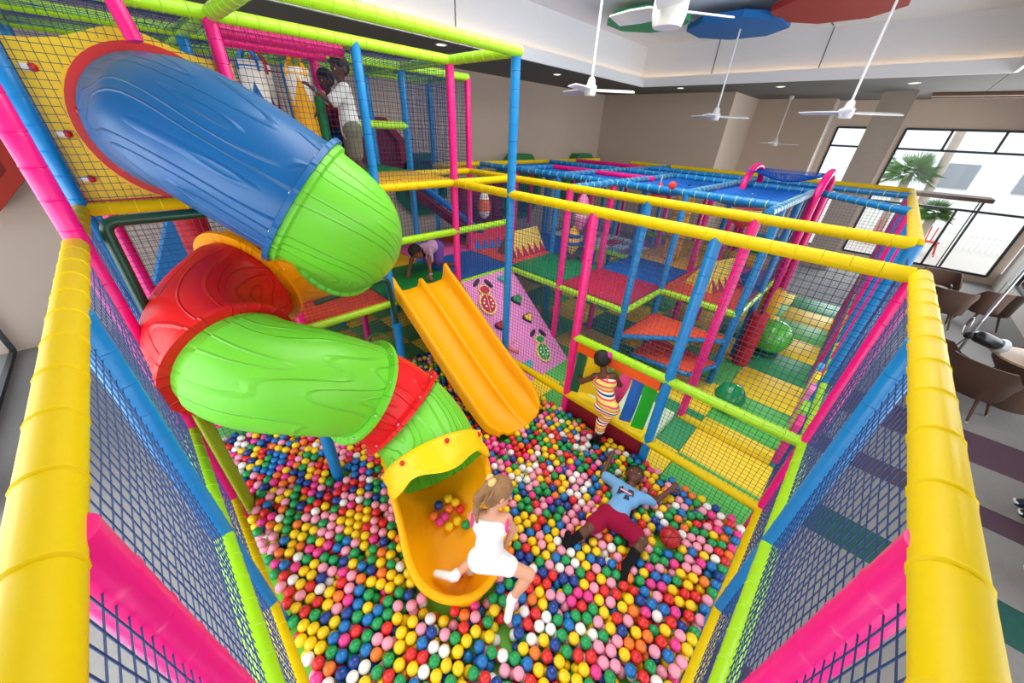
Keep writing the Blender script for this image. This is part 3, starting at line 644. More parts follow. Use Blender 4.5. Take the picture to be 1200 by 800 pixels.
ringp = [pc+Vector((.465*math.cos(2*PI*k/N), -.06, .485*math.sin(2*PI*k/N))) for k in range(N)]
MB().grid([[pc+Vector((r*math.cos(2*PI*k/N), y, r*1.03*math.sin(2*PI*k/N))) for k in range(N)] for r, y in ((.43, -.05), (.43, -.075), (.485, -.075), (.485, -.05))], close=True).build('entrance_ring', M('red_board', (205, 22, 32), .35), SL, angle=30)
for a in (.35, 1.2, 2.95, 3.8, 4.5): MB().sphere(pc+Vector((.435*math.cos(a), -.09, .44*math.sin(a))), .022, 10).build('bolt_cap', BOLT, SL)
for z in (-.32, -.05, .3):
    MB().tube([pc+Vector((-.58, -.05, z)), pc+Vector((-.54, -.06, z))], .02, 8).build('bolt_sleeve', WHITE, SL); MB().sphere(pc+Vector((-.53, -.062, z)), .024, 10).build('bolt_cap', BOLT, SL)
# exit trough
TG = M('golden_trough_plastic', (255, 180, 8), .38, .2, bump=.03, bscale=12)
he, fe_ = CL[-1], FR[-1]
fw = Vector((-.36, -.933, 0)).normalized(); sd = Vector((-fw.y, fw.x, 0)); tup = Vector((0, 0, 1))
def trough_pt(s, a, inner):
    """s 0..1 along the trough, a from -1..1 round the section"""
    Ln = .79; w = .39-.02*math.sin(PI*min(1, s*1.3)); 
    endk = max(0, (s-.4)/.6); wk = math.sqrt(max(0, 1-endk**2.3)) if endk > 0 else 1
    floor = .24*(1-max(0, s))**1.5+.07+.05*endk**3
    if s < 0: floor, w = .30, .375-s*.1
    rim = (.66-.40*s)+.0*endk
    rim = max(rim, floor+.10)
    th = abs(a); x = w*wk*math.copysign(min(1, th**.9*1.0), a)
    prof = (th**2.6); z = floor+(rim-floor)*prof
    p = Vector((he.x, he.y, 0))+fw*(s*Ln)+sd*x+tup*z
    if not inner:
        p += sd*math.copysign(.028, a)*min(1, th*1.5)*wk-tup*(.03*(1-prof)) 
    return p
ss = [-.3, -.15, -.05]+[math.sin(PI/2*i/24) for i in range(25)]; aa = [-1+2*k/24 for k in range(25)]
rows = []
for s in ss:
    r = [trough_pt(s, a, True) for a in aa]+[trough_pt(s, a, False) for a in reversed(aa)]
    rows.append(r)
mb = MB().grid(rows, close=True)
tr = mb.build('exit_trough', TG, SL, angle=60)
# rolled rim along both edges and round the lip
rimpts = [trough_pt(s, -1, True) for s in ss[2:-1]]+[trough_pt(1, 0, True)+Vector((0, 0, .135))]+[trough_pt(s, 1, True) for s in reversed(ss[2:-1])]
rimc = catmull(rimpts, 2)
MB().tube(rimc, .03, 10).build('trough_rim', TG, SL, angle=80)
# hood: a yellow collar that flares with a wavy brim
t_ = fe_[0]; a_ = (Vector((0, 0, 1))-t_*t_.z).normalized(); b_ = t_.cross(a_); rows = []
for (d, rr, wv) in ((-.16, TR+.015, 0), (-.15, TR+.04, 0), (-.11, TR+.05, 0), (-.06, TR+.035, 0), (-.01, TR+.05, .3), (.03, TR+.035, 1.0), (.025, TR+.015, 1.0), (-.02, TR+.012, .3), (-.15, TR+.01, 0)):
    row = []
    for k in range(49):
        an = -PI*.62+PI*1.24*k/48; off = .03*wv*math.cos(an*5)+.05*wv*max(0, math.cos(an))
        rad = a_*math.cos(an)+b_*math.sin(an)
        row.append(he+t_*(d+off)+rad*(rr+.008*math.cos(an*10)*wv))
    rows.append(row)
hd = MB().grid(rows).build('exit_hood', M('yellow_hood_plastic', (255, 202, 16), .35, .3), SL, label='wavy yellow hood over the tube mouth', angle=70)
for an in (-.95, -.1, .75): MB().sphere(he+t_*(-.10)+(a_*math.cos(an)+b_*math.sin(an))*(TR+.05), .02, 10).build('bolt_cap', BOLT, hd)
# dark green steel supports
DG = M('dark_green_steel', (12, 66, 44), .3, .5)
def pipe(pts, r, name, par, lab=None, rad=.07):
    P = [Vector(p) for p in pts]; out = [P[0]]
    for i in range(1, len(P)-1):
        a = (P[i-1]-P[i]).normalized(); b = (P[i+1]-P[i]).normalized()
        for k in range(7):
            t = k/6; out.append(P[i]+a*rad*(1-t)**2+b*rad*t**2)
    out.append(P[-1]); return MB().tube(out, r, 12).build(name, DG, par, label=lab)
sp = thing('slide_support', 'dark green bent steel pipe holding the blue tube beside the left wall', 'support', (-.17, 3.05, 0), 'tube slide supports')
pipe([(-.2, 3.0, 1.2), (-.165, 3.03, 2.58), (.72, 3.05, 2.58)], .03, 'steel_pipe', sp)
link('foam_sleeve', pole_mesh(1.2, M('olive_lime_vinyl', (150, 178, 20), .32)), sp, (-.2, 3.0, 0))
MB().rbox((.55, 2.98, 2.58), (.1, .16, .05), .01).build('clamp', DG, sp)
sp = thing('slide_support', 'dark green bent steel pipe holding the green elbow, set in a blue sleeve', 'support', (1.83, 3.76, 0), 'tube slide supports')
pipe([(.95, 3.72, 1.5), (1.8, 3.76, 1.56), (1.83, 3.76, .9)], .028, 'steel_pipe', sp, rad=.1)
link('foam_sleeve', pole_mesh(.95, BLUE, .055), sp, (1.83, 3.76, 0))
MB().rbox((1.32, 3.66, 1.6), (.3, .05, .06), .02).sphere((1.2, 3.62, 1.66), .03, 8).sphere((1.45, 3.66, 1.68), .03, 8).build('clamp', DG, sp)
MB().tube([(1.32, 3.68, 1.56), (1.18, 3.3, 1.98)], .022, 8).build('brace', DG, sp)
sp = thing('slide_support', 'blue padded post standing in the balls under the long green section', 'support', (.5, 2.75, 0), 'tube slide supports')
link('foam_sleeve', pole_mesh(1.2, BLUE, .05), sp, (.5, 2.75, 0))
MB().tube([(-.02, 2.9, 1.28), (-.18, 3.25, 1.1)], .028, 10).build('steel_pipe', DG, sp)
# ================================================================== OPEN DOUBLE SLIDE
OS = thing('open_slide', 'golden yellow double-lane open slide running down into the balls', 'slide', (2.38, 3.0, 0))
SP = M('golden_open_slide_plastic', (255, 176, 4), .38, .2, bump=.03, bscale=9)
def slide_z(s): return 1.20-1.10*(s+.16*math.sin(2*PI*s)*(-.45)) if s < .84 else None
path = catmull([(0, 4.0, 1.235), (0, 3.86, 1.19), (0, 3.5, .97), (0, 3.1, .70), (0, 2.7, .44), (0, 2.45, .30), (0, 2.22, .20), (0, 2.02, .15)], 5)
xs_ = [-.45, -.45, -.43, -.40, -.375, -.36, -.33, -.2, -.07, -.045, -.03, 0, .03, .045, .07, .2, .33, .36, .375, .40, .43, .45, .45]
hs_ = [.02, .15, .175, .175, .15, .06, .012, 0, .012, .05, .075, .085, .075, .05, .012, 0, .012, .06, .15, .175, .175, .15, .02]
rows = []; nP = len(path)
for i, p in enumerate(path):
    s = i/(nP-1); k = 1-max(0, (s-.72)/.28)**1.5*.72; wk = 1-max(0, (s-.82)/.18)**2.5*.22; top = 1+.35*max(0, 1-s/.12)
    up_ = [Vector((2.38+x*wk-.02*s, p.y-(.10*(1-(x/.45)**2) if s > .95 else 0)*(s-.95)/.05, p.z+h*k*(top if abs(x) > .3 or abs(x) < .04 else 1))) for x, h in zip(xs_, hs_)]
    lo = [q-Vector((0, .01, .03)) for q in reversed(up_)]
    rows.append(up_+lo)
mb = MB().grid(rows, close=True); n_ = len(rows[0])
mb.add(rows[0], [tuple(range(n_))]); mb.add(rows[-1], [tuple(range(n_))[::-1]])
mb.build('slide_bed', SP, OS, angle=75)
# ================================================================== CLIMBING RAMP
RP = thing('climbing_ramp', 'pink padded climbing ramp with ladybird and heart holds beside the open slide', 'ramp', (3.5, 3.2, 0))
o0 = Vector((2.99, 3.9, 1.16)); av = Vector((1, 0, 0)); bv = Vector((0, 2.55-3.9, -1.14)); BL = bv.length; bn = bv.normalized(); nn = bn.cross(av)*-1
nn = av.cross(bn)*-1
if nn.z < 0: nn = -nn
MB().prism([(0, 0), (1.03, 0), (1.03, BL), (0, BL)], (o0-nn*.05, av, bn), .05 if av.cross(bn).dot(nn) > 0 else -.05).build('ramp_pad', mat_((232, 142, 206)), RP, smooth=False)
def blob(u, v, poly, t, mat, name, lab=None, par=None, lift=0.0):
    f = (o0+av*u+bn*v+nn*lift, av, bn); sgn = t if av.cross(bn).dot(nn) > 0 else -t
    return MB().prism(poly, f, sgn).build(name, mat, par or RP, label=lab, smooth=False)
def ell(cx, cy, rx, ry, n=22, rot=0):
    return [(cx+rx*math.cos(2*PI*i/n)*math.cos(rot)-ry*math.sin(2*PI*i/n)*math.sin(rot), cy+rx*math.cos(2*PI*i/n)*math.sin(rot)+ry*math.sin(2*PI*i/n)*math.cos(rot)) for i in range(n)]
def heart(s, n=24):
    return [(s*.062*16*math.sin(t)**3/1.0, -s*.062*(13*math.cos(t)-5*math.cos(2*t)-2*math.cos(3*t)-math.cos(4*t))) for t in [2*PI*i/n for i in range(n)]]
CREAM, BLK = mat_((246, 214, 130)), mat_((38, 38, 42)); HR, HG, HY, HO, HT = mat_((196, 28, 62)), mat_((34, 150, 78)), mat_((244, 206, 60)), mat_((242, 140, 60)), mat_((90, 176, 176))
def bug(u, v, rgb_body, rgb_head, lab, s=1.0, rot=.35):
    ca, sa = math.cos(rot), math.sin(rot)
    R2 = lambda P: [(x*ca-y*sa, x*sa+y*ca) for x, y in P]
    b = blob(u, v, R2(ell(0, .1*s, .105*s, .13*s)), .03, CREAM, 'bug_body', lab)
    blob(u, v, R2(ell(0, .1*s, .082*s, .105*s)), .045, rgb_body, 'wing_case', par=b); blob(u, v, R2(ell(0, -.07*s, .075*s, .06*s)), .03, CREAM, 'bug_head', par=b)
    blob(u, v, R2(ell(0, -.07*s, .055*s, .042*s)), .045, rgb_head, 'face', par=b)
    for sg in (-1, 1):
        blob(u, v, R2(ell(sg*.075*s, -.16*s, .022*s, .06*s, rot=-sg*.7)), .03, BLK, 'feeler', par=b)
        for q in ((.04, .06), (.035, .14), (.055, .1)): blob(u, v, R2(ell(sg*q[0]*s, q[1]*s, .012*s, .012*s, 8)), .05, mat_((250, 250, 250)), 'spot', par=b)
    blob(u, v, R2([(-.004, 0), (.004, 0), (.004, .2*s), (-.004, .2*s)]), .05, CREAM, 'wing_line', par=b)
bug(.25, .32, HR, HR, 'red ladybird hold', 1.4); bug(.69, 1.36, HG, HG, 'green beetle hold', 1.25)
for u, v, m, s, lab in ((.72, .14, HT, .085, 'teal heart hold'), (.75, .55, HG, .1, 'green heart hold'), (.75, .89, HY, .095, 'yellow heart hold'), (.19, .83, HR, .085, 'red heart hold'), (.21, 1.21, HO, .11, 'orange heart outline hold'), (.26, 1.54, HT, .09, 'teal heart hold lowest on the ramp')):
    b = blob(u, v, heart(s), .035, BLK if m in (HG, HY, HR) else m, 'heart_hold', lab); blob(u, v, heart(s*.78), .046, m if m is not HO else mat_((232, 150, 210)), 'heart_face', par=b)
# ================================================================== CURTAIN PANEL in the pit wall
CP = thing('curtain_panel', 'panel with orange lintel, maroon base and coloured curtain flaps in the pit wall', 'panel', (2.96, 1.3, 0))
Y0, Y1 = GY[1]+.05, GY[2]-.05
MB().rbox((2.965, (Y0+Y1)/2, 1.075), (.05, Y1-Y0, .12), .01).build('lintel', mat_((244, 92, 30)), CP)
MB().rbox((2.965, (Y0+Y1)/2, .20), (.05, Y1-Y0, .27), .01).build('base_pad', mat_((132, 16, 40)), CP)
MB().rbox((2.99, (Y0+Y1)/2, .40), (.16, Y1-Y0, .045), .015).build('sill_pad', mat_((250, 216, 30)), CP)
MB().rbox((3.5, (Y0+Y1)/2, .06), (.9, Y1-Y0, .12), .015).build('step_pad', mat_((206, 232, 196)), CP)
def flap(y0, y1, rgb, swing, z1=.44, lab=None, fold=0.0, n=8):
    rows = []
    for i in range(n+1):
        t = i/n; z = 1.02-(1.02-z1)*t; w = y1-y0; row = []
        for j in range(6):
            q = j/5; y = y0+w*q+swing*t*t; x = 2.965+.02*math.sin(q*3+t*2)+fold*t*math.sin(q*PI); row.append(Vector((x, y, z)))
        rows.append(row)
    rows = [r+[p+Vector((.006, 0, 0)) for p in reversed(r)] for r in rows]
    return MB().grid(rows, close=True).build('curtain_flap', M('flap_%d_%d_%d' % rgb, rgb, .35, .5), CP, label=lab, angle=70)
w = (Y1-Y0)/7
flap(Y1-w*.9, Y1-.02, (14, 92, 72), .04, lab='dark green flap'); flap(Y1-w*3.0, Y1-w*1.05, (252, 218, 30), .02, z1=.50, fold=.05, lab='yellow flap behind the girl'); flap(Y1-w*4.0, Y1-w*3.2, (170, 226, 50), .02, z1=.55, lab='lime flap')
flap(Y1-w*4.9, Y1-w*4.05, (246, 84, 150), .13, z1=.47, fold=.03, lab='pink flap'); flap(Y1-w*5.85, Y1-w*5.0, (36, 104, 196), .03, lab='blue flap'); flap(Y0+.02, Y0+w*1.05, (30, 174, 40), .02, lab='green flap')
# ================================================================== THINGS IN THE TOWER AND MAZE
def pencil(x, y, zt, L, rgb, lab, rr=.10):
    t = thing('pencil_punch_bag', lab, 'punch bag', (x, y, zt-L), 'pencil punch bags'); m = mat_(rgb); N = 16
    zb = zt-L; zz_ = zt-.15
    mb = MB(); vs = []
    # zigzag wood band: white body sections and coloured wedges
    body = MB().lathe([(rr*.85, zb), (rr, zb+.02), (rr, zb+.36)], (x, y, 0), N).build('bag_base', m, t)
    wh = mat_((236, 236, 232)); MB().lathe([(rr*.995, zb+.34), (rr*.995, zz_)], (x, y, 0), N).build('bag_body', wh, t)
    MB().lathe([(rr, zz_-.05), (rr*.98, zz_), (rr*.8, zz_+.01)], (x, y, 0), N).build('bag_top', m, t)
    mb = MB()
    for k in range(4):
        a0, a1 = k*PI/2+.5, k*PI/2+.5+PI/2; 
        P = [(a0, zb+.2), ((a0+a1)/2, zb+.2), (a1, zb+.2)]
        for s in range(6):
            u0, u1 = s/6, (s+1)/6; A = a0+(a1-a0)*u0; B = a0+(a1-a0)*u1; h0 = 1-abs(2*u0-1); h1 = 1-abs(2*u1-1)
            r2 = rr*1.012; mb.add([(x+r2*math.cos(A), y+r2*math.sin(A), zb+.35), (x+r2*math.cos(B), y+r2*math.sin(B), zb+.35), (x+r2*math.cos(B), y+r2*math.sin(B), zb+.35+.26*h1), (x+r2*math.cos(A), y+r2*math.sin(A), zb+.35+.26*h0)], [(0, 1, 2, 3)])
    mb.build('zigzag_print', m, t)
    for k in range(4):
        a = k*PI/2+.3; p = Vector((x+rr*math.cos(a), y+rr*math.sin(a), zz_-.08)); q = Vector((x, y, zt))
        MB().tube([p, p+Vector((0, 0, .07)), q], .014, 4).build('strap', m, t, smooth=False)
pencil(1.58, 4.62, 3.70, .82, (244, 180, 24), 'yellow and white pencil punch bag hanging in the tower beside the boys', .115)
pencil(1.22, 4.75, 3.72, .92, (28, 112, 188), 'blue and white pencil punch bag hanging in the tower behind the pink pole', .115)
pencil(1.36, 4.98, 3.72, .9, (170, 26, 40), 'red and white pencil punch bag behind the blue one', .10)
t = thing('foam_roller', 'green upright foam roller next to the yellow punch bag', 'roller', (1.72, 4.55, 2.56)); MB().lathe([(.04, 2.57), (.05, 2.6), (.05, 3.3), (.04, 3.33)], (1.72, 4.55, 0), 14).build('roller', mat_((16, 120, 60)), t)
def roller(x, y, z0, z1, r, rgb, lab, band=None):
    t = thing('foam_roller', lab, 'roller', (x, y, z0)); MB().lathe([(r*.9, z0), (r, z0+.02), (r, z1-.02), (r*.9, z1)], (x, y, 0), 18).build('roller', mat_(rgb), t)
    MB().tube([(x, y, z0-.02), (x, y, z1+.06)], .02, 8).build('axle', FRAME, t)
    if band:
        for z in band: MB().lathe([(r+.004, z-.02), (r+.008, z), (r+.004, z+.02)], (x, y, 0), 18, cap=False).build('stitched_band', mat_(tuple(int(c*.8) for c in rgb)), t)
roller(.33, 4.7, 1.24, 2.44, .13, (206, 30, 34), 'red upright foam roller behind the netting left of the tube slide', (1.6, 2.0)); roller(6.6, 2.35, 1.24, 2.4, .15, (244, 176, 26), 'tall yellow foam roller standing on the maze deck', (1.6, 2.0))
roller(6.05, .6, .03, .92, .12, (204, 30, 40), 'red upright foam roller under the pink deck by the green ball', (.4,)); roller(7.0, .64, .03, 1.05, .14, (244, 178, 24), 'yellow upright foam roller beside the red one', (.5,))
def wedge(x, y, z, w, d, h, c1, c2, lab, rz, n=5, cap=None):
    t = thing('foam_wedge', lab, 'soft play block', (x, y, z)); ro = Matrix.Rotation(rz, 3, 'Z')
    P = [ro @ Vector(p)+Vector((x, y, z)) for p in ((-w/2, -d/2, 0), (-w/2, d/2, 0), (-w/2, 0, h), (w/2, -d/2, 0), (w/2, d/2, 0), (w/2, 0, h))]
    MB().add(P, [(0, 1, 2), (5, 4, 3), (0, 3, 4, 1), (1, 4, 5, 2), (2, 5, 3, 0)]).build('wedge_body', mat_(c1), t, smooth=False)
    if cap:
        for s_ in (0, 3): e = (ro @ Vector((-1 if s_ == 0 else 1, 0, 0)))*.012; MB().add([P[s_], P[s_+1], P[s_+2], P[s_]+e, P[s_+1]+e, P[s_+2]+e], [(0, 1, 2), (5, 4, 3), (0, 3, 4, 1), (1, 4, 5, 2), (2, 5, 3, 0)]).build('end_panel', mat_(cap), t, smooth=False)
    for sgn in (-1, 1):
        mb = MB()
        for k in range(n):
            a0, a1 = -w/2+w*k/n, -w/2+w*(k+1)/n; nv = Vector((0, sgn*h, d/2)).normalized()*.008
            q = [Vector((a0, sgn*d/2, 0)), Vector((a1, sgn*d/2, 0)), Vector(((a0+a1)/2, sgn*d/2*.55, h*.45))]
            q = [ro @ (p+nv)+Vector((x, y, z)) for p in q]; b_ = [p-ro @ nv for p in q]
            mb.add(q+b_, [(0, 1, 2), (0, 3, 4, 1), (1, 4, 5, 2), (2, 5, 3, 0)])
        mb.build('zigzag_trim', mat_(c2), t, smooth=False)
wedge(4.52, 5.02, ZD, .74, .46, .38, (206, 22, 56), (38, 110, 196), 'red foam wedge with blue zigzag edge at the back of the orange deck', -.3, cap=(240, 150, 40)); wedge(4.72, 4.32, ZD, .78, .5, .40, (238, 206, 90), (196, 30, 62), 'pale yellow foam wedge with red zigzag edge at the front of the orange deck', .03, cap=(150, 110, 40))
wedge(5.85, 1.33, ZD, .72, .5, .38, (238, 206, 60), (176, 24, 48), 'yellow foam wedge with red zigzag edge on the far orange deck', -.3); 
t = thing('foam_block', 'blue foam prism leaning behind the yellow wedge on the orange deck', 'soft play block', (6.2, 1.0, ZD)); MB().add([(5.95, .8, ZD), (6.45, .8, ZD), (6.4, 1.2, ZD), (6.3, .9, ZD+.32)], [(0, 1, 2), (0, 3, 1), (1, 3, 2), (2, 3, 0)]).build('block', mat_((34, 104, 190)), t, smooth=False)
t = thing('foam_block', 'big blue foam wedge leaning behind the red roller left of the tube slide', 'soft play block', (-.05, 5.45, ZD)); MB().prism([(-.3, 0), (.35, 0), (.35, .95), (.2, .95)], ((0, 5.3, ZD), (1, 0, 0), (0, 0, 1)), -.25).build('block', mat_((40, 140, 210)), t, smooth=False)
def stack(x, y, z, cols, lab):
    for k, (rgb, nm) in enumerate(cols):
        t = tag(MB().rbox((x+k*.34*.9, y-.05*k, z+.12*k+.09), (.32, .62, .18+.24*k if False else .18), .02).build('foam_step', mat_(rgb), None, loc=(x+k*.3, y, z+.12*k)), '%s foam step %s' % (nm, lab), 'soft play block', 'foam steps on the pink deck')
stack(7.45, 1.25, ZD, [((246, 206, 40), 'yellow'), ((26, 150, 60), 'green'), ((70, 180, 214), 'teal')], 'of the staircase on the far end of the pink deck')
# green bouncing balls on dark rings
def ball(x, y, r, rgb, lab):
    t = thing('exercise_ball', lab, 'ball', (x, y, .024), 'large green balls in the maze'); MB().lathe([(r*.55, .03), (r*.7, .05), (r*.66, .09), (r*.5, .1)], (x, y, 0), 20, cap=False).build('ring_base', mat_((20, 90, 60)), t)
    mb = MB(); N = 24; h = 16; vs = []; rows = []
    for i in range(h+1):
        a = -PI/2+PI*i/h; rows.append([Vector((x+(r+.006*math.cos(a*24))*math.cos(a)*math.cos(2*PI*k/N), y+(r+.006*math.cos(a*24))*math.cos(a)*math.sin(2*PI*k/N), .06+r+r*math.sin(a))) for k in range(N)])
    MB().grid(rows, close=True).build('ball_skin', M('glossy_%d_%d' % rgb[:2], rgb, .15, .6), t)
ball(6.75, .40, .285, (104, 206, 66), 'lime green exercise ball on the maze floor beside the yellow roller'); ball(4.66, .40, .18, (22, 150, 74), 'dark green exercise ball behind the lime handrail')
# hanging toys
def hang(x, y, zt, zb, r, rgb, rgb2, lab, name='hanging_toy'):
    t = thing(name, lab, 'toy', (x, y, zb)); MB().tube([(x, y, zt), (x, y, zb+.02)], .01, 6).build('cord', mat_((200, 200, 200)), t)
    L = zt-zb; MB().lathe([(.02, zb+L*.75), (r*.7, zb+L*.62), (r, zb+L*.4), (r*.9, zb+L*.2), (r*.3, zb)], (x, y, 0), 16).build('toy_body', mat_(rgb), t)
    for z in (.3, .5): MB().lathe([(r*.97, zb+L*z-.03), (r*1.03, zb+L*z), (r*.97, zb+L*z+.03)], (x, y, 0), 16, cap=False).build('stripe', mat_(rgb2), t)
hang(5.05, 3.35, 2.5, 1.75, .12, (236, 130, 180), (250, 200, 220), 'pink hanging fabric toy under the second yellow rail'); hang(5.05, 3.45, 1.95, 1.32, .12, (240, 190, 60), (40, 90, 170), 'yellow and blue hanging bag below the pink toy')
hang(6.35, 1.35, 2.48, 2.0, .2, (226, 84, 60), (244, 224, 160), 'orange and cream striped hanging lantern toy'); hang(6.05, 2.6, 2.6, 2.15, .11, (214, 40, 40), (230, 90, 80), 'red hanging buoy under the roof net')
tag(MB().sphere((4.98, 1.98, 2.59), .05, 14).build('play_ball', mat_((232, 62, 44)), None, loc=(4.98, 1.98, 2.55)), 'single orange red ball lying on the blue roof rail', 'ball')
t = thing('net_basket', 'lime green hoop basket on the floor behind the tower net', 'basket', (1.85, 4.45, 0)); MB().tube([(1.85+.2*math.cos(a*PI/10), 4.45+.07*math.sin(a*PI/10), .26+.2*math.sin(a*PI/10)) for a in range(21)], .018, 8).build('hoop', mat_((120, 200, 40)), t)
MB().lathe([(.03, .02), (.12, .04), (.17, .12), (.19, .26)], (1.85, 4.5, 0), 16, cap=False).build('basket_cup', mat_((110, 190, 50)), t)
t = thing('inner_slide', 'dark red inner slide descending behind the tower net', 'slide', (3.6, 5.2, 0))
MB().prism([(0, 0), (.55, 0), (.55, 1.9), (0, 1.9)], ((3.0, 5.05, 2.38), (0, 1, 0), Vector((1.3, 0, -.95)).normalized()), .05).build('slide_bed', mat_((120, 20, 60)), t, smooth=False)
for y in (5.03, 5.62): MB().tube([(3.0, y, 2.45), (4.6, y, 1.3)], .05, 8).build('side_rail', DBLUE, t)
t = thing('penguin_toy', 'white and orange hanging toy behind the second yellow rail', 'toy', (4.75, 5.4, 1.7)); MB().lathe([(.04, 1.6), (.11, 1.68), (.12, 1.85), (.07, 2.05), (.02, 2.08)], (4.75, 5.4, 0), 14).build('toy_body', mat_((238, 236, 230)), t); MB().lathe([(.122, 1.75), (.126, 1.85), (.10, 1.96)], (4.75, 5.4, 0), 14, cap=False).build('stripe', mat_((232, 110, 50)), t)
t = thing('foam_cylinder_wall', 'maroon padded roller wall at the back of the maze', 'soft play block', (4.9, 5.75, ZD))
for k in range(4): MB().lathe([(.13, ZD+.02), (.14, ZD+.05), (.14, ZD+.95), (.13, ZD+1.0)], (4.5+k*.29, 5.72, 0), 14).build('roller', mat_((112, 20, 52)), t)
# ================================================================== SEATING BY THE WINDOWS
BRN = M('brown_wicker', (88, 66, 54), .6, .3, var=.18, vscale=60, bump=.35, bscale=90); WOODL = M('walnut_wood', (96, 66, 48), .5, var=.2, vscale=12); CUSH = M('cream_cushion', (214, 198, 174), .9)
def tub_chair(lab, cushion=True):
    t = thing('tub_chair', lab, 'chair', (0, 0, 0), 'brown tub chairs by the windows'); N = 26; rows = []
    def ring(z, rx, ry, dip):
        se = lambda v: math.copysign(abs(v)**.62, v)
        return [Vector((rx*se(math.cos(a)), ry*se(math.sin(a)), z+dip*max(0, min(1, .5+.9*math.sin(a))))) for a in [PI*1.5+2*PI*k/N for k in range(N)]]
    rows = [ring(.33, .25, .24, 0), ring(.35, .29, .28, 0), ring(.45, .31, .30, .20), ring(.47, .335, .33, .35), ring(.47, .31, .305, .35), ring(.45, .295, .285, .20), ring(.41, .27, .26, 0)]
    mb = MB().grid(rows, close=True); mb.add(rows[0], [tuple(range(N))[::-1]]); mb.add(rows[-1], [tuple(range(N))]); mb.build('shell', BRN, t, angle=60)
    if cushion: MB().lathe([(.2, .42), (.25, .43), (.265, .46), (.25, .49), (.2, .5)], (0, 0, 0), 20).build('cushion', CUSH, t)
    for sx, sy in ((-1, -1), (1, -1), (1, 1), (-1, 1)):
        l = MB().tube([(sx*.15, sy*.15, .36), (sx*.24, sy*.24, .0)], [.022, .013], 8).build('leg', WOODL, t); MB().lathe([(.014, 0), (.016, .02), (.014, .025)], (sx*.24, sy*.24, 0), 8).build('leg_cap', M('pale_cap', (210, 208, 204), .4), l)
    return t
ch = tub_chair('brown tub chair with cream cushion beside the round table, nearest the yellow corner rail'); ch.location = (7.85, -1.60, 0); ch.rotation_euler = (0, 0, .46)
for x, y, rz, lab in ((7.2, -1.88, 1.1, 'brown tub chair turned away in front of the round table'), (10.9, -1.75, 1.57, 'brown tub chair behind the light stand by the window'), (11.5, -2.4, 1.9, 'brown tub chair before the side wall below the window corner'), (12.1, -1.65, -1.5, 'far brown tub chair holding a cream cushion under the window'), (8.75, -2.62, 2.0, 'brown tub chair at the right edge behind the table')):
    copy_tree(ch, (x, y, 0), rz, lab)
t = thing('round_table', 'round pale wooden table with a dark wicker pedestal between tub chairs', 'table', (7.95, -2.42, 0))
MB().lathe([(.40, .68), (.43, .69), (.43, .715), (.41, .72)], (7.95, -2.42, 0), 32).build('tabletop', M('pale_oak', (188, 160, 136), .5, var=.12, vscale=9), t); MB().lathe([(.43, .685), (.41, .62), (.2, .35), (.24, .03), (.26, 0)], (7.95, -2.42, 0), 24, cap=False).build('pedestal', BRN, t)
t = thing('camera_bag', 'black camera bag standing on the round table', 'bag', (7.9, -2.5, .72)); BK = M('black_nylon', (22, 22, 26), .6, bump=.2, bscale=60)
MB().rbox((7.9, -2.47, .85), (.34, .22, .26), .05, Matrix.Rotation(.5, 3, 'Z')).build('bag_body', BK, t); MB().tube([(7.78, -2.40, .9), (7.72, -2.3, 1.0), (7.86, -2.3, 1.06), (7.96, -2.38, .95)], .012, 6).build('strap', BK, t); MB().rbox((7.82, -2.36, .82), (.2, .05, .14), .02, Matrix.Rotation(.5, 3, 'Z')).build('front_pocket', BK, t)
t = thing('shoulder_bag', 'black bag lying on the chair under the window', 'bag', (10.95, -1.7, .5)); MB().rbox((10.95, -1.7, .60), (.34, .2, .2), .06).build('bag_body', BK, t); MB().tube([(10.8, -1.7, .66), (10.86, -1.68, .82), (11.04, -1.68, .82), (11.1, -1.7, .66)], .014, 6).build('strap', BK, t)
t = thing('light_stand', 'silver photographic light stand with a black boom and studio flash', 'light stand', (7.9, -1.95, 0)); SV = M('brushed_metal', (176, 178, 182), .3, metal=.9)
MB().tube([(7.6, -1.62, .9), (8.6, -1.85, 1.95), (9.2, -2.0, 2.6)], .018, 10).build('boom_arm', SV, t); MB().sphere((7.62, -1.62, .92), .05, 10).build('pivot', BK, t)
MB().tube([(7.62, -1.63, 1.15), (7.65, -1.66, .05)], .016, 8).build('column', SV, t)
for a in (0, 2.1, 4.2): MB().tube([(7.65, -1.66, .45), (7.65+.45*math.cos(a), -1.66+.3*math.sin(a), .02)], .012, 6).build('leg', BK, t)
fd_ = Vector((.3, -.36, -.16)); fq_ = Vector((0, 0, 1)).rotation_difference(fd_)
fr_ = fq_.to_matrix()
hd = MB().lathe([(.03, -.06), (.05, -.02), (.075, .0), (.085, .05), (.085, .30), (.075, .34), (.03, .35)], (7.66, -1.70, .93), 16, rot=fr_).build('flash_head', M('black_plastic', (24, 26, 30), .35), t); MB().lathe([(.09, .34), (.11, .42)], (7.66, -1.70, .93), 16, rot=fr_).build('reflector', M('pale_reflector', (200, 205, 210), .3), hd)
MB().tube([(7.62, -1.63, .92), (7.7, -1.6, .7), (7.6, -1.7, .5), (7.66, -1.68, .1)], .008, 6).build('cable', BK, t)
MB().tube([(7.62+.12*math.cos(a*.5), -1.55, 1.05+.12*math.sin(a*.5)) for a in range(13)], .008, 6).build('cable_loop', SV, t)
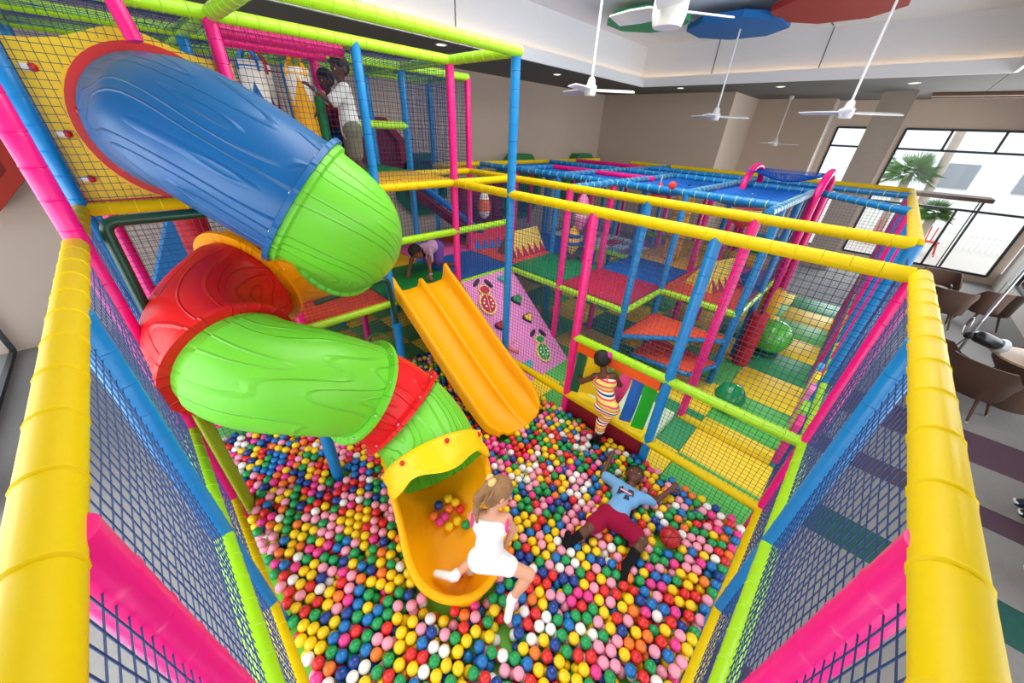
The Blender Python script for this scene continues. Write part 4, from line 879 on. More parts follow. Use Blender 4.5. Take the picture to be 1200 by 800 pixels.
# ================================================================== SDF BODIES (surface nets)
def round_cone(P, a, b, ra, rb):
    a = np.array(a, float); b = np.array(b, float); ba = b-a; l2 = max(ba@ba, 1e-9)
    t = np.clip(((P-a)@ba)/l2, 0, 1); d = np.linalg.norm(P-a-t[..., None]*ba, axis=-1)
    return d-(ra+(rb-ra)*t)
def sdf_mesh(prims, h=.008, cuts=(), k=.02):
    """prims: (a,b,ra,rb[,flatdir,flat]); cuts: (point, normal) keep the side the normal points away from"""
    lo = np.min([np.minimum(np.array(p[0])-p[2], np.array(p[1])-p[3]) for p in prims], axis=0)-h*4-.01
    hi = np.max([np.maximum(np.array(p[0])+p[2], np.array(p[1])+p[3]) for p in prims], axis=0)+h*4+.01
    n = np.ceil((hi-lo)/h).astype(int)+1; F = np.full(n, 1.0)
    for p in prims:
        R = max(p[2], p[3])+k*2+h*2
        l = np.maximum(((np.minimum(p[0], p[1])-R-lo)/h).astype(int), 0); u = np.minimum(((np.maximum(p[0], p[1])+R-lo)/h).astype(int)+2, n)
        g = np.stack(np.meshgrid(*[lo[i]+h*np.arange(l[i], u[i]) for i in range(3)], indexing='ij'), -1)
        a, b = np.array(p[0], float), np.array(p[1], float)
        if len(p) > 4 and p[4] is not None:
            m = np.array(p[4], float); m /= np.linalg.norm(m); f = p[5]; c = (a+b)/2
            g = g+((g-c)@m)[..., None]*m*(1/f-1); a = a+((a-c)@m)*m*(1/f-1); b = b+((b-c)@m)*m*(1/f-1)
            d = round_cone(g, a, b, p[2], p[3])*min(1, (1+f)/2)
        else: d = round_cone(g, a, b, p[2], p[3])
        S = F[l[0]:u[0], l[1]:u[1], l[2]:u[2]]
        hh = np.maximum(k-np.abs(S-d), 0)/k; F[l[0]:u[0], l[1]:u[1], l[2]:u[2]] = np.minimum(S, d)-hh*hh*k*.25
    if cuts:
        g = np.stack(np.meshgrid(*[lo[i]+h*np.arange(n[i]) for i in range(3)], indexing='ij'), -1)
        for (pt, nr, rad) in cuts:
            nr = np.array(nr, float); nr /= np.linalg.norm(nr); d = (g-np.array(pt, float))@nr
            if rad: 
                near = np.linalg.norm(g-np.array(pt, float), axis=-1) < rad; F = np.where(near, np.maximum(F, d), F)
            else: F = np.maximum(F, d)
    ins = F < 0
    c = np.zeros(np.array(n)-1, int)
    for i in (0, 1):
        for j in (0, 1):
            for q in (0, 1): c += ins[i:n[0]-1+i, j:n[1]-1+j, q:n[2]-1+q]
    act = np.argwhere((c > 0) & (c < 8)); idx = -np.ones(np.array(n)-1, int); idx[tuple(act.T)] = np.arange(len(act))
    acc = np.zeros((len(act), 3)); cnt = np.zeros(len(act))
    cor = [(i, j, q) for i in (0, 1) for j in (0, 1) for q in (0, 1)]
    for A in cor:
        for ax in range(3):
            if A[ax]: continue
            B = list(A); B[ax] = 1
            fa = F[tuple((act+A).T)]; fb = F[tuple((act+B).T)]; m = (fa < 0) != (fb < 0)
            t = np.where(m, fa/np.where(fa == fb, 1, fa-fb), 0)
            p = np.tile(np.array(A, float), (len(act), 1)); p[:, ax] += t
            acc[m] += p[m]; cnt += m
    V = lo+h*(act+acc/np.maximum(cnt, 1)[:, None]); faces = []
    for ax in range(3):
        b1, b2 = (ax+1) % 3, (ax+2) % 3
        sl0 = [slice(None)]*3; sl1 = [slice(None)]*3; sl0[ax] = slice(0, n[ax]-1); sl1[ax] = slice(1, n[ax])
        A, B = ins[tuple(sl0)], ins[tuple(sl1)]; e = np.argwhere(A != B)
        e = e[(e[:, b1] > 0) & (e[:, b2] > 0) & (e[:, b1] < n[b1]-1) & (e[:, b2] < n[b2]-1)]
        q = []
        for d1, d2 in ((0, 0), (1, 0), (1, 1), (0, 1)):
            x = e.copy(); x[:, b1] -= d1; x[:, b2] -= d2; q.append(idx[tuple(x.T)])
        q = np.stack(q, 1); fl = A[tuple(e.T)]; q[~fl] = q[~fl][:, ::-1]; faces.append(q)
    f = np.concatenate(faces); f = f[(f >= 0).all(1)]
    mb = MB(); mb.v = [tuple(v) for v in V]; mb.f = [tuple(int(i) for i in x) for x in f]; mb.m = [0]*len(mb.f); return mb
V3 = lambda *a: np.array(a, float)
def nz(v): v = np.array(v, float); return v/np.linalg.norm(v)
def child(name, label, J, skin, look, H=1.12, face_up=None):
    """J: joints head,neck,pelvis,sh_l,el_l,ha_l,sh_r,...,hip_l,kn_l,an_l,to_l...; look = facing direction of the head"""
    k = H/1.12; J = {a: V3(*b) for a, b in J.items()}
    J['neck'] = J['neck']; tor = nz(J['neck']-J['pelvis']); TL = .36*k
    J['pelvis'] = J['neck']-tor*TL
    sh = nz(J['sh_r']-J['sh_l']); sh = nz(sh-tor*(sh@tor)); fwd = nz(np.cross(sh, tor))     # fwd: right x up = back->front sign fixed below
    fwd = -fwd if fwd @ V3(*(J.get('front', fwd))) < 0 else fwd
    hipd = nz(J['hip_r']-J['hip_l']); hipd = nz(hipd-tor*(hipd@tor)*.7)
    for s, sg in (('l', -1), ('r', 1)):
        J['sh_'+s] = J['neck']-tor*.035*k+sh*sg*.105*k; J['hip_'+s] = J['pelvis']-tor*.02*k+hipd*sg*.062*k
        for a, b, L in (('sh_', 'el_', .19), ('el_', 'ha_', .17), ('hip_', 'kn_', .25), ('kn_', 'an_', .245), ('an_', 'to_', .13)):
            J[b+s] = J[a+s]+nz(J[b+s]-J[a+s])*L*k
    hd = nz(J['head']-J['neck']); J['head'] = J['neck']+hd*.145*k
    P = []; a = lambda *x: P.append(x)
    ch = J['neck']-tor*.10*k; be = J['pelvis']+tor*.08*k
    a(ch-sh*.045*k, ch+sh*.045*k, .078*k, .078*k, fwd, .8); a(ch, be, .084*k, .078*k, fwd, .82); a(J['hip_l'], J['hip_r'], .075*k, .075*k); a(be, J['pelvis'], .08*k, .085*k, fwd, .9)
    a(J['sh_l'], J['sh_r'], .045*k, .045*k); a(J['neck']-tor*.02, J['head'], .036*k, .036*k)
    lk = nz(look); up = nz(hd-lk*(hd@lk)); rt = np.cross(lk, up); hc = J['head']
    a(hc+up*.02*k-lk*.012*k, hc+up*.03*k-lk*.008*k, .082*k, .082*k); a(hc+lk*.03*k-up*.045*k, hc+lk*.018*k+up*.0*k, .045*k, .06*k)
    a(hc+lk*.078*k-up*.012*k, hc+lk*.092*k-up*.028*k, .008*k, .012*k)
    for sg in (-1, 1): a(hc+rt*sg*.078*k-lk*.005*k+up*.005*k, hc+rt*sg*.084*k-lk*.01*k-up*.02*k, .016*k, .011*k)
    hands = []
    for s, sg in (('l', -1), ('r', 1)):
        a(J['sh_'+s], J['el_'+s], .036*k, .029*k); a(J['el_'+s], J['ha_'+s], .029*k, .021*k)
        d = nz(J['ha_'+s]-J['el_'+s]); hn = V3(*J.get('palm_'+s, (0, 0, -1))); hn = nz(hn-d*(hn@d)); wd = np.cross(d, hn); w0 = J['ha_'+s]
        a(w0, w0+d*.045*k, .02*k, .022*k, hn, .6)
        for q, L in zip((-1.5, -.5, .5, 1.5), (.032, .040, .043, .037)):
            b0 = w0+d*.052*k+wd*q*.0115*k; m = b0+nz(d+wd*q*.06)*L*.55*k+hn*.004; e = m+nz(d+hn*.7)*L*.55*k
            P.append((b0, m, .0072*k, .0066*k)); P.append((m, e, .0066*k, .0055*k))
        th0 = w0+d*.018*k+wd*sg*.02*k; th1 = th0+nz(d*.6+wd*sg)*.03*k; P.append((th0, th1, .0085*k, .0075*k)); P.append((th1, th1+nz(d+wd*sg*.3)*.022*k, .0075*k, .006*k))
        a(J['hip_'+s], J['kn_'+s], .060*k, .043*k); a(J['kn_'+s], J['an_'+s], .043*k, .027*k)
        d = nz(J['kn_'+s]-J['an_'+s]); a(J['kn_'+s]+ (J['an_'+s]-J['kn_'+s])*.3, J['kn_'+s]+(J['an_'+s]-J['kn_'+s])*.45, .042*k, .037*k)
        t = J['to_'+s]; a(J['an_'+s], t, .028*k, .023*k); hl = J['an_'+s]-nz(t-J['an_'+s])*.025*k; a(J['an_'+s], hl, .027*k, .025*k)
    th = thing(name, label, 'person', tuple((J['pelvis']+V3(0, 0, -.1))))
    sdf_mesh(P, .0065, k=.016).build('body', skin, th, angle=180)
    # face
    EW = M('eye_white', (240, 240, 238), .2); EB = M('eye_dark', (30, 20, 16), .15); LIP = M('lips_%s' % skin.name, (170, 92, 84) if skin is SKIN_L else (96, 46, 42), .5)
    for sg in (-1, 1):
        e = hc+lk*.066*k+rt*sg*.03*k+up*.008*k; o = MB().sphere(e-lk*.003*k, (.0105*k), 10).build('eye', EW, th); MB().sphere(e+lk*.003*k, .0072*k, 8).build('iris', EB, o)
        MB().tube([e+up*.02*k-rt*.012*k+lk*.004*k, e+up*.024*k+lk*.006*k, e+up*.02*k+rt*.012*k+lk*.002*k], .0028*k, 5).build('eyebrow', M('hair_black', (24, 18, 16), .6), th)
    MB().tube([hc+lk*.07*k-up*.047*k+rt*.018*k*(q) -lk*.006*k*abs(q) for q in (-1, -.4, .4, 1)], [.003, .006, .006, .003], 6).build('mouth', LIP, th)
    J.update(th=th, k=k, lk=lk, up=up, rt=rt, tor=tor, fwd=fwd, sh=sh, hipd=hipd); return J
def hair(J, mat, short=True, extra=(), name='hair', thick=.012):
    k, hc = J['k'], J['head']; lk, up = J['lk'], J['up']
    P = [(hc+up*.026*k-lk*.014*k, hc+up*.036*k-lk*.010*k, (.082+thick)*k, (.082+thick)*k)]+list(extra)
    if not short: P.append((hc-lk*.05*k+up*.02*k, hc-lk*.055*k-up*.06*k, .062*k, .05*k))
    return sdf_mesh(P, .006, cuts=[(hc+lk*.05*k+up*.036*k, lk*1.0-up*.95, .105*k)] if short else [(hc+lk*.052*k+up*.03*k, lk-up*.8, .1*k)], k=.02).build(name, mat, J['th'], angle=180)
def shirt(J, mat, sleeve=.6, hem=.0, infl=.012, strap=False, name='shirt'):
    k, tor, sh, fwd = J['k'], J['tor'], J['sh'], J['fwd']; P = []
    ch = J['neck']-tor*.10*k; be = J['pelvis']+tor*.08*k; i = infl
    P += [(ch-sh*.045*k, ch+sh*.045*k, .078*k+i, .078*k+i, fwd, .82), (ch, be, .084*k+i, .080*k+i*1.4, fwd, .85), (be, J['pelvis']+tor*hem, .082*k+i*1.5, .088*k+i*1.5, fwd, .92)]
    if not strap: P += [(J['sh_l'], J['sh_r'], .045*k+i, .045*k+i)]
    cuts = [(J['neck']+tor*.012*k, tor, 0)]
    if strap: cuts = [(J['neck']-tor*(.035 if mat is WCOT else .055)*k, tor, 0)]
    cuts.append((J['pelvis']+tor*hem, -tor, 0))
    if sleeve:
        for s in 'lr':
            a, b = J['sh_'+s], J['el_'+s]; e = a+(b-a)*sleeve; P.append((a, e, .040*k+i, .040*k+i*1.3))
    return sdf_mesh(P, .0065, cuts=[(c[0], c[1], .3 if n == 1 and False else 0) for n, c in enumerate(cuts)] if not sleeve else [(J['neck']+tor*.03*k, tor, 0)], k=.02).build(name, mat, J['th'], angle=60)
def shorts(J, mat, leg=.6, infl=.014, name='shorts'):
    k, tor, fwd = J['k'], J['tor'], J['fwd']; i = infl
    P = [(J['hip_l'], J['hip_r'], .078*k+i, .078*k+i), (J['pelvis']+tor*.07*k, J['pelvis'], .080*k+i*.8, .086*k+i, fwd, .92)]
    for s in 'lr':
        a, b = J['hip_'+s], J['kn_'+s]; P.append((a, a+(b-a)*leg, .063*k+i, .054*k+i*1.4))
    return sdf_mesh(P, .0065, k=.02).build(name, mat, J['th'], angle=60)
def sock(J, s, mat, up_=.2, name='sock', infl=.005):
    k = J['k']; a, kn, t = J['an_'+s], J['kn_'+s], J['to_'+s]; hl = a-nz(t-a)*.025*k
    P = [(a, t, .028*k+infl, .023*k+infl), (a, hl, .027*k+infl, .025*k+infl), (a, a+(kn-a)*up_, .029*k+infl, (.029+.014*up_)*k+infl)]
    return sdf_mesh(P, .0055, k=.012).build(name, mat, J['th'], angle=180)
WCOT = M('white_cotton', (246, 246, 248), .85, .2, bump=.25, bscale=30); BLACKC = M('black_cotton', (20, 20, 24), .85, .2); HAIRB = M('black_hair', (20, 16, 15), .65, bump=.8, bscale=60); HAIRD = M('dark_blonde_hair', (150, 110, 72), .55, var=.3, vscale=30, bump=.9, bscale=70)
# --- girl in white climbing over the trough rim
J = child('person', 'girl in white playsuit and socks climbing over the yellow trough rim', dict(head=(1.10, 1.07, .99), neck=(1.00, 1.06, .87), pelvis=(.90, .97, .55), front=(.6, .3, -.4), sh_l=(.93, 1.17, .84), el_l=(.96, 1.22, .68), ha_l=(1.0, 1.2, .5), sh_r=(1.06, .97, .83), el_r=(1.12, .94, .66), ha_r=(1.06, .97, .50),
    hip_l=(.86, 1.03, .5), kn_l=(.95, 1.13, .3), an_l=(.76, 1.15, .28), to_l=(.66, 1.24, .26), hip_r=(.97, .9, .5), kn_r=(1.03, .76, .48), an_r=(.90, .75, .25), to_r=(.83, .70, .15), palm_r=(-.3, -.2, -1)), SKIN_L, (.75, -.55, -.35), 1.08)
k = J['k']; hc = J['head']; lk, up = J['lk'], J['up']
hair(J, HAIRD, short=False, extra=[(hc-lk*.085*k+up*.06*k, hc-lk*.105*k+up*.05*k, .035*k, .03*k), (hc-lk*.105*k+up*.05*k, hc-lk*.15*k-up*.05*k, .03*k, .032*k), (hc-lk*.15*k-up*.05*k, hc-lk*.14*k-up*.15*k, .032*k, .022*k), (hc-lk*.14*k-up*.14*k+J['rt']*.02, hc-lk*.12*k-up*.21*k+J['rt']*.03, .018*k, .01*k), (hc-lk*.14*k-up*.12*k-J['rt']*.02, hc-lk*.10*k-up*.19*k-J['rt']*.03, .018*k, .01*k)])
st_ = random.Random(3)
for q in range(16):
    a0 = hc-lk*(.03+.07*st_.random())*k+up*(.03+.06*st_.random())*k+J['rt']*st_.uniform(-.075, .075)
    pts_ = [a0]; d_ = -lk*.35-up*.9
    for w in range(5): pts_.append(pts_[-1]+(d_*.034+J['rt']*st_.uniform(-.016, .016)+lk*st_.uniform(-.014, .012))*k)
    MB().tube(catmull(pts_, 3), [.009*(1-.8*i/(3*5)) for i in range(16)], 5).build('hair_strand', HAIRD, J['th'])
bw = MB()
for sg in (-1, 1): bw.sphere(hc-lk*.095*k+up*.085*k+J['rt']*sg*.032, (.034, .026, .026), 10)
bw.build('hair_bow', M('gold_bow', (226, 196, 120), .4, var=.2, vscale=40), J['th'])
MB().sphere(hc-lk*.10*k+up*.075*k, .022, 10).build('hair_tie', M('pink_tie', (238, 110, 160), .5), J['th'])
shirt(J, WCOT, sleeve=0, strap=True, hem=-.02, name='playsuit_top', infl=.012); shorts(J, WCOT, leg=.36, name='playsuit_shorts', infl=.013)
for sg in 'lr':
    a = J['sh_'+sg]-J['tor']*.03; MB().tube([a+nz(J['sh'])*0.0+J['fwd']*.05*math.cos(q)+ (J['sh']*(.02 if sg == 'r' else -.02)) + J['tor']*.055*math.sin(q) for q in [i*2*PI/14 for i in range(15)]], .011, 6).build('pink_strap', M('hot_pink_trim', (236, 60, 140), .5), J['th'])
sock(J, 'l', WCOT, .16); sock(J, 'r', WCOT, .12)
# --- boy lying on the balls
J = child('person', 'boy in pale blue tee, maroon shorts and black socks lying on the balls', dict(head=(2.53, .655, .25), neck=(2.41, .625, .22), pelvis=(2.08, .585, .2), front=(0, 0, 1), sh_l=(2.32, .75, .2), el_l=(2.39, .88, .19), ha_l=(2.51, .93, .24), sh_r=(2.41, .48, .2), el_r=(2.51, .40, .18), ha_r=(2.67, .345, .24),
    hip_l=(2.03, .65, .2), kn_l=(1.86, .66, .23), an_l=(1.67, .715, .18), to_l=(1.60, .76, .26), hip_r=(2.09, .50, .2), kn_r=(2.01, .36, .25), an_r=(1.80, .30, .18), to_r=(1.68, .26, .13), palm_l=(0, .2, 1), palm_r=(.2, 0, 1)), SKIN_D, (-.1, 0, 1), 1.10)
hair(J, HAIRB, thick=.006); BT = M('pale_blue_jersey', (118, 172, 222), .85, .2, bump=.15, bscale=40); shirt(J, BT, .75, hem=.03, infl=.013); shorts(J, M('maroon_jersey', (150, 14, 58), .85, .2, bump=.15, bscale=40), .72, .016); sock(J, 'l', BLACKC, .62); sock(J, 'r', BLACKC, .62)
ctr = J['neck']-J['tor']*.13+V3(0, 0, .085); xa, ya = J['sh'], J['tor']
def decal(par, poly, o, a, b, t, rgb): return MB().prism(poly, (o, a, b), t).build('shirt_print', M('print_%d_%d_%d' % rgb, rgb, .8), par, smooth=False)
sgn = .004 if np.cross(xa, ya)[2] > 0 else -.004
decal(J['th'], [(-.07, -.06), (-.02, -.01), (-.05, .05), (-.075, .02)], ctr, xa, ya, sgn, (40, 44, 66)); decal(J['th'], [(.01, .02), (.07, .0), (.05, .06), (.0, .05)], ctr, xa, ya, sgn, (52, 56, 80)); decal(J['th'], [(-.06, -.005), (.05, .0), (.05, .022), (-.06, .018)], ctr+V3(0, 0, .003), xa, ya, sgn, (196, 90, 100)); decal(J['th'], [(.0, -.07), (.05, -.05), (.03, -.015), (-.0, -.02)], ctr, xa, ya, sgn, (44, 48, 70)); decal(J['th'], [(-.055, .0), (.045, .004), (.045, .01), (-.055, .008)], ctr+V3(0, 0, .006), xa, ya, sgn, (236, 236, 240))
# --- girl in striped outfit climbing through the curtain
def stripe_mat():
    m = M('striped_jersey', (240, 220, 90), .8, .2); nt = m.node_tree; b = nt.nodes['Principled BSDF']; tc = nt.nodes.new('ShaderNodeTexCoord'); sx = nt.nodes.new('ShaderNodeSeparateXYZ'); mul = nt.nodes.new('ShaderNodeMath'); mul.operation = 'MULTIPLY'; mul.inputs[1].default_value = 6.2
    fr = nt.nodes.new('ShaderNodeMath'); fr.operation = 'FRACT'; cr = nt.nodes.new('ShaderNodeValToRGB'); cr.color_ramp.interpolation = 'CONSTANT'
    cols = [(240, 222, 110), (240, 222, 110), (244, 60, 110), (250, 240, 200), (40, 70, 150), (250, 240, 210), (250, 110, 60), (190, 214, 90), (238, 70, 130)]
    while len(cr.color_ramp.elements) < len(cols): cr.color_ramp.elements.new(.5)
    for i, c in enumerate(cols): cr.color_ramp.elements[i].position = i/len(cols); cr.color_ramp.elements[i].color = (*lin(c), 1)
    L = nt.links.new; L(tc.outputs['Object'], sx.inputs[0]); L(sx.outputs[2], mul.inputs[0]); L(mul.outputs[0], fr.inputs[0]); L(fr.outputs[0], cr.inputs[0]); L(cr.outputs[0], b.inputs['Base Color']); return m
ST = stripe_mat()
J = child('person', 'girl in rainbow striped outfit and black socks climbing through the curtain flaps', dict(head=(2.89, 1.405, 1.08), neck=(2.86, 1.352, .97), pelvis=(2.77, 1.2, .68), front=(.8, .4, -.4), sh_l=(2.83, 1.45, .92), el_l=(2.80, 1.53, .80), ha_l=(2.90, 1.63, .72), sh_r=(2.86, 1.25, .94), el_r=(2.98, 1.20, .84), ha_r=(3.08, 1.30, .76),
    hip_l=(2.77, 1.27, .65), kn_l=(2.98, 1.38, .58), an_l=(3.05, 1.34, .36), to_l=(3.15, 1.38, .32), hip_r=(2.77, 1.13, .65), kn_r=(2.74, 1.21, .42), an_r=(2.72, 1.19, .18), to_r=(2.79, 1.25, .11)), SKIN_D, (.85, .35, -.1), 1.06)
hair(J, HAIRB, thick=.008); shirt(J, ST, sleeve=0, strap=True, hem=-.02, name='striped_top'); k_ = J['k']
P = [(J['hip_l'], J['hip_r'], .084*k_, .084*k_), (J['pelvis']+J['tor']*.08, J['pelvis'], .088*k_, .088*k_)]
for s in 'lr': P += [(J['hip_'+s], J['kn_'+s], .070*k_, .058*k_), (J['kn_'+s], J['kn_'+s]+(J['an_'+s]-J['kn_'+s])*.45, .062*k_, .055*k_)]
sdf_mesh(P, .0065, k=.02).build('striped_trousers', ST, J['th'], angle=60)
for sg in (-1, 1): MB().tube([J['neck']+J['sh']*sg*.06-J['tor']*.06-J['fwd']*.085, J['neck']+J['sh']*sg*.06+J['tor']*.005, J['neck']+J['sh']*sg*.06-J['tor']*.06+J['fwd']*.08], .008, 6).build('top_strap', M('orange_red_trim', (240, 90, 70), .6), J['th'])
sock(J, 'l', BLACKC, .55); sock(J, 'r', BLACKC, .55)
MB().sphere(J['head']-J['lk']*.02+J['up']*.06+J['rt']*.08, (.03, .03, .04), 10).build('hair_bobble', M('magenta_tie', (214, 40, 160), .5), J['th'])
# --- girl in lilac crawling onto the open slide
J = child('person', 'girl in lilac tee and purple shorts crawling to the top of the open slide', dict(head=(2.55, 4.30, 1.60), neck=(2.66, 4.36, 1.60), pelvis=(2.95, 4.52, 1.56), front=(0, 0, -1), sh_l=(2.7, 4.25, 1.56), el_l=(2.64, 4.18, 1.42), ha_l=(2.58, 4.06, 1.23), sh_r=(2.58, 4.44, 1.56), el_r=(2.50, 4.46, 1.40), ha_r=(2.42, 4.42, 1.23),
    hip_l=(2.97, 4.44, 1.53), kn_l=(2.92, 4.34, 1.27), an_l=(3.16, 4.42, 1.25), to_l=(3.28, 4.44, 1.24), hip_r=(2.93, 4.58, 1.53), kn_r=(2.82, 4.56, 1.27), an_r=(3.06, 4.66, 1.25), to_r=(3.18, 4.70, 1.24)), SKIN_M, (-.45, -.75, -.55), 1.12)
k = J['k']; hc = J['head']; lk, up = J['lk'], J['up']
hair(J, HAIRB, short=False, extra=[(hc-lk*.08*k-up*.03*k, hc-lk*.05*k-up*.16*k+J['rt']*.03, .035*k, .02*k)]); shirt(J, M('lilac_jersey', (206, 162, 204), .85, .2, bump=.15, bscale=40), .75, hem=.02); shorts(J, M('purple_jersey', (112, 78, 160), .85, .2), .85)
MB().tube([J['ha_l']+V3(.024*math.cos(a*.6), .024*math.sin(a*.6), .012) for a in range(12)], .007, 6).build('wristband', M('pale_wristband', (170, 200, 230), .5), J['th'])
# --- two boys up in the tower
J = child('person', 'boy in white tee and khaki shorts standing at the tower net', dict(head=(1.940, 4.44, 3.56), neck=(1.935, 4.44, 3.42), pelvis=(1.940, 4.40, 3.06), front=(-.9, -.2, 0), sh_l=(1.890, 4.36, 3.4), el_l=(1.760, 4.33, 3.28), ha_l=(1.640, 4.36, 3.36), sh_r=(1.940, 4.55, 3.4), el_r=(1.800, 4.58, 3.26), ha_r=(1.700, 4.56, 3.2),
    hip_l=(1.930, 4.34, 3.04), kn_l=(1.920, 4.34, 2.84), an_l=(1.970, 4.32, 2.60), to_l=(1.860, 4.28, 2.58), hip_r=(1.950, 4.48, 3.04), kn_r=(1.960, 4.50, 2.84), an_r=(2.060, 4.50, 2.60), to_r=(1.940, 4.48, 2.58)), SKIN_D, (-.9, -.1, -.15), 1.16)
hair(J, HAIRB, thick=.006); shirt(J, M('white_jersey', (226, 228, 232), .85, .2, bump=.15, bscale=40), .8, hem=-.02, infl=.016); shorts(J, M('khaki_cotton', (124, 124, 104), .9, .15), .85, .018)
for s in 'lr': sock(J, s, M('grey_trainer', (120, 122, 128), .7), .12, name='shoe', infl=.01)
MB().tube([J['ha_l']-nz(J['ha_l']-J['el_l'])*.01+V3(.0, .026*math.cos(a*.6), .026*math.sin(a*.6)) for a in range(12)], .008, 6).build('wristband', M('teal_wristband', (60, 170, 180), .5), J['th'])
J = child('person', 'boy in maroon tee and navy shorts behind the boy in white', dict(head=(1.88, 4.70, 3.48), neck=(1.90, 4.70, 3.34), pelvis=(1.93, 4.72, 3.0), front=(-.9, 0, 0), sh_l=(1.88, 4.60, 3.32), el_l=(1.78, 4.56, 3.2), ha_l=(1.66, 4.56, 3.12), sh_r=(1.9, 4.8, 3.32), el_r=(1.8, 4.84, 3.18), ha_r=(1.68, 4.82, 3.12),
    hip_l=(1.92, 4.66, 2.98), kn_l=(1.84, 4.64, 2.8), an_l=(1.94, 4.62, 2.60), to_l=(1.82, 4.6, 2.58), hip_r=(1.93, 4.78, 2.98), kn_r=(1.85, 4.8, 2.8), an_r=(1.95, 4.82, 2.60), to_r=(1.84, 4.82, 2.58)), SKIN_D, (-.9, -.2, -.1), 1.08)
hair(J, HAIRB, thick=.006); shirt(J, M('maroon_tee', (120, 16, 40), .85, .2), .8, hem=-.02); shorts(J, M('navy_cotton', (24, 44, 92), .9, .15), .9, .02)
for s in 'lr': sock(J, s, M('dark_trainer', (40, 42, 50), .7), .12, name='shoe', infl=.01)
# --- people just past the right edge: one seated adult in trainers, one in red shoes
def sitter(x, y, lab, shoe, trouser, top, kz=0):
    J = child('person', lab, dict(head=(x-.02, y-.55, 1.13), neck=(x, y-.55, 1.0), pelvis=(x, y-.55, .55), front=(0, 1, 0), sh_l=(x-.15, y-.55, .95), el_l=(x-.2, y-.5, .75), ha_l=(x-.12, y-.3, .62), sh_r=(x+.15, y-.55, .95), el_r=(x+.2, y-.5, .75), ha_r=(x+.12, y-.3, .62),
        hip_l=(x-.09, y-.55, .5), kn_l=(x-.1, y-.2, .5), an_l=(x-.06, y-.1, .1), to_l=(x-.06, y+.05, .05), hip_r=(x+.09, y-.55, .5), kn_r=(x+.1, y-.2, .5), an_r=(x+.1, y-.08, .1), to_r=(x+.1, y+.05, .05)), SKIN_M, (0, 1, 0), 1.45)
    hair(J, HAIRB, thick=.008); shirt(J, top, .8); shorts(J, trouser, 1.0, .018, 'trousers')
    k = J['k']
    for s in 'lr':
        sdf_mesh([(J['kn_'+s], J['an_'+s], .055*k, .042*k)], .008).build('trouser_leg', trouser, J['th']); sock(J, s, shoe, .05, 'shoe', .014)
        a, t = J['an_'+s], J['to_'+s]; d = nz(t-a); MB().rbox(Vector((a+t)/2+d*.01-V3(0, 0, .045)), (.075, .21, .025), .01, Matrix.Rotation(math.atan2(d[1], d[0])-PI/2, 3, 'Z')).build('shoe_sole', WHITE, J['th'])
    return J
sitter(5.2, -2.22, 'seated person in dark trainers with white soles at the right edge', M('dark_blue_trainer', (32, 36, 48), .7), M('dark_denim', (34, 38, 52), .85), M('grey_tee', (120, 120, 124), .9))
sitter(4.2, -2.16, 'seated person in red shoes at the lower right edge', M('red_trainer', (196, 22, 34), .6), M('black_trouser', (26, 26, 30), .85), M('white_tee', (220, 220, 222), .9))
tb = thing('bench', 'grey bench under the two seated people at the right edge', 'bench', (4.7, -2.85, 0)); MB().rbox((4.7, -2.85, .38), (2.2, .34, .08), .02).build('bench_seat', M('bench_grey', (110, 108, 106), .8), tb)
for x in (3.75, 5.65): MB().rbox((x, -2.85, .17), (.1, .3, .34), .01).build('leg', FRAME, tb)
# ================================================================== BALLS
BC = [((250, 212, 20), 22, 'yellow'), ((246, 160, 186), 16, 'pale pink'), ((24, 158, 84), 17, 'green'), ((20, 116, 192), 9, 'blue'), ((24, 66, 150), 8, 'dark blue'), ((226, 44, 46), 13, 'red'), ((246, 126, 46), 7, 'orange'), ((242, 242, 240), 8, 'white'), ((236, 62, 146), 6, 'magenta')]
BM = [M('ball_'+n.replace(' ', '_'), c, .3, .5) for c, w, n in BC]; BP = np.array([w for c, w, n in BC], float); BP /= BP.sum()
pm = struct('floor_pit_mat', MB().box((1.34, 1.9, .012), (3.2, 4.4, .024)), mat_((120, 200, 60)))
r = .0385
def region_free(p):
    x, y, z = p
    return True
pts = []
def layer(z, step, jit, keep):
    out = []; row = 0; y = GY[0]+.06
    while y < GY[4]+.12:
        x = GX[0]+.06+(step/2 if row % 2 else 0)
        while x < GX[3]-.05:
            if random.random() < keep: out.append((x+random.uniform(-jit, jit), y+random.uniform(-jit, jit), z+random.uniform(-.004, .012)))
            x += step
        y += step*.87; row += 1
    return out
L1 = layer(.024+r, .079, .006, .97); L2 = layer(.024+r+.062, .083, .012, .93)
A = np.array(L1+L2); fixed = len(L1)
# trough / slide / children footprints push the upper layer away
he_ = np.array((he.x, he.y)); fw_ = np.array((fw.x, fw.y)); sd_ = np.array((sd.x, sd.y))
def clear(A):
    q = A[:, :2]-he_; s = q@fw_; t = q@sd_
    inb = (s > -.25) & (s < .77) & (np.abs(t) < .345*np.sqrt(np.clip(1-np.clip((s/.79-.4)/.62, 0, 1)**2.3, 0, 1))+.01)
    inb |= (np.abs(A[:, 0]-2.37) < .40) & (A[:, 1] > 1.97) & (A[:, 1] < 2.6)
    inb |= (np.hypot(A[:, 0]-.5, A[:, 1]-2.75) < .1) | (np.hypot(A[:, 0]-1.83, A[:, 1]-3.76) < .1) | (np.hypot(A[:, 0]+.2, A[:, 1]-3.0) < .1) | (np.hypot(A[:, 0]-1.9, A[:, 1]-3.94) < .1)
    inb |= ((A[:, 0]-2.255)**2+(A[:, 1]-.15)**2 < .1**2)
    return ~inb
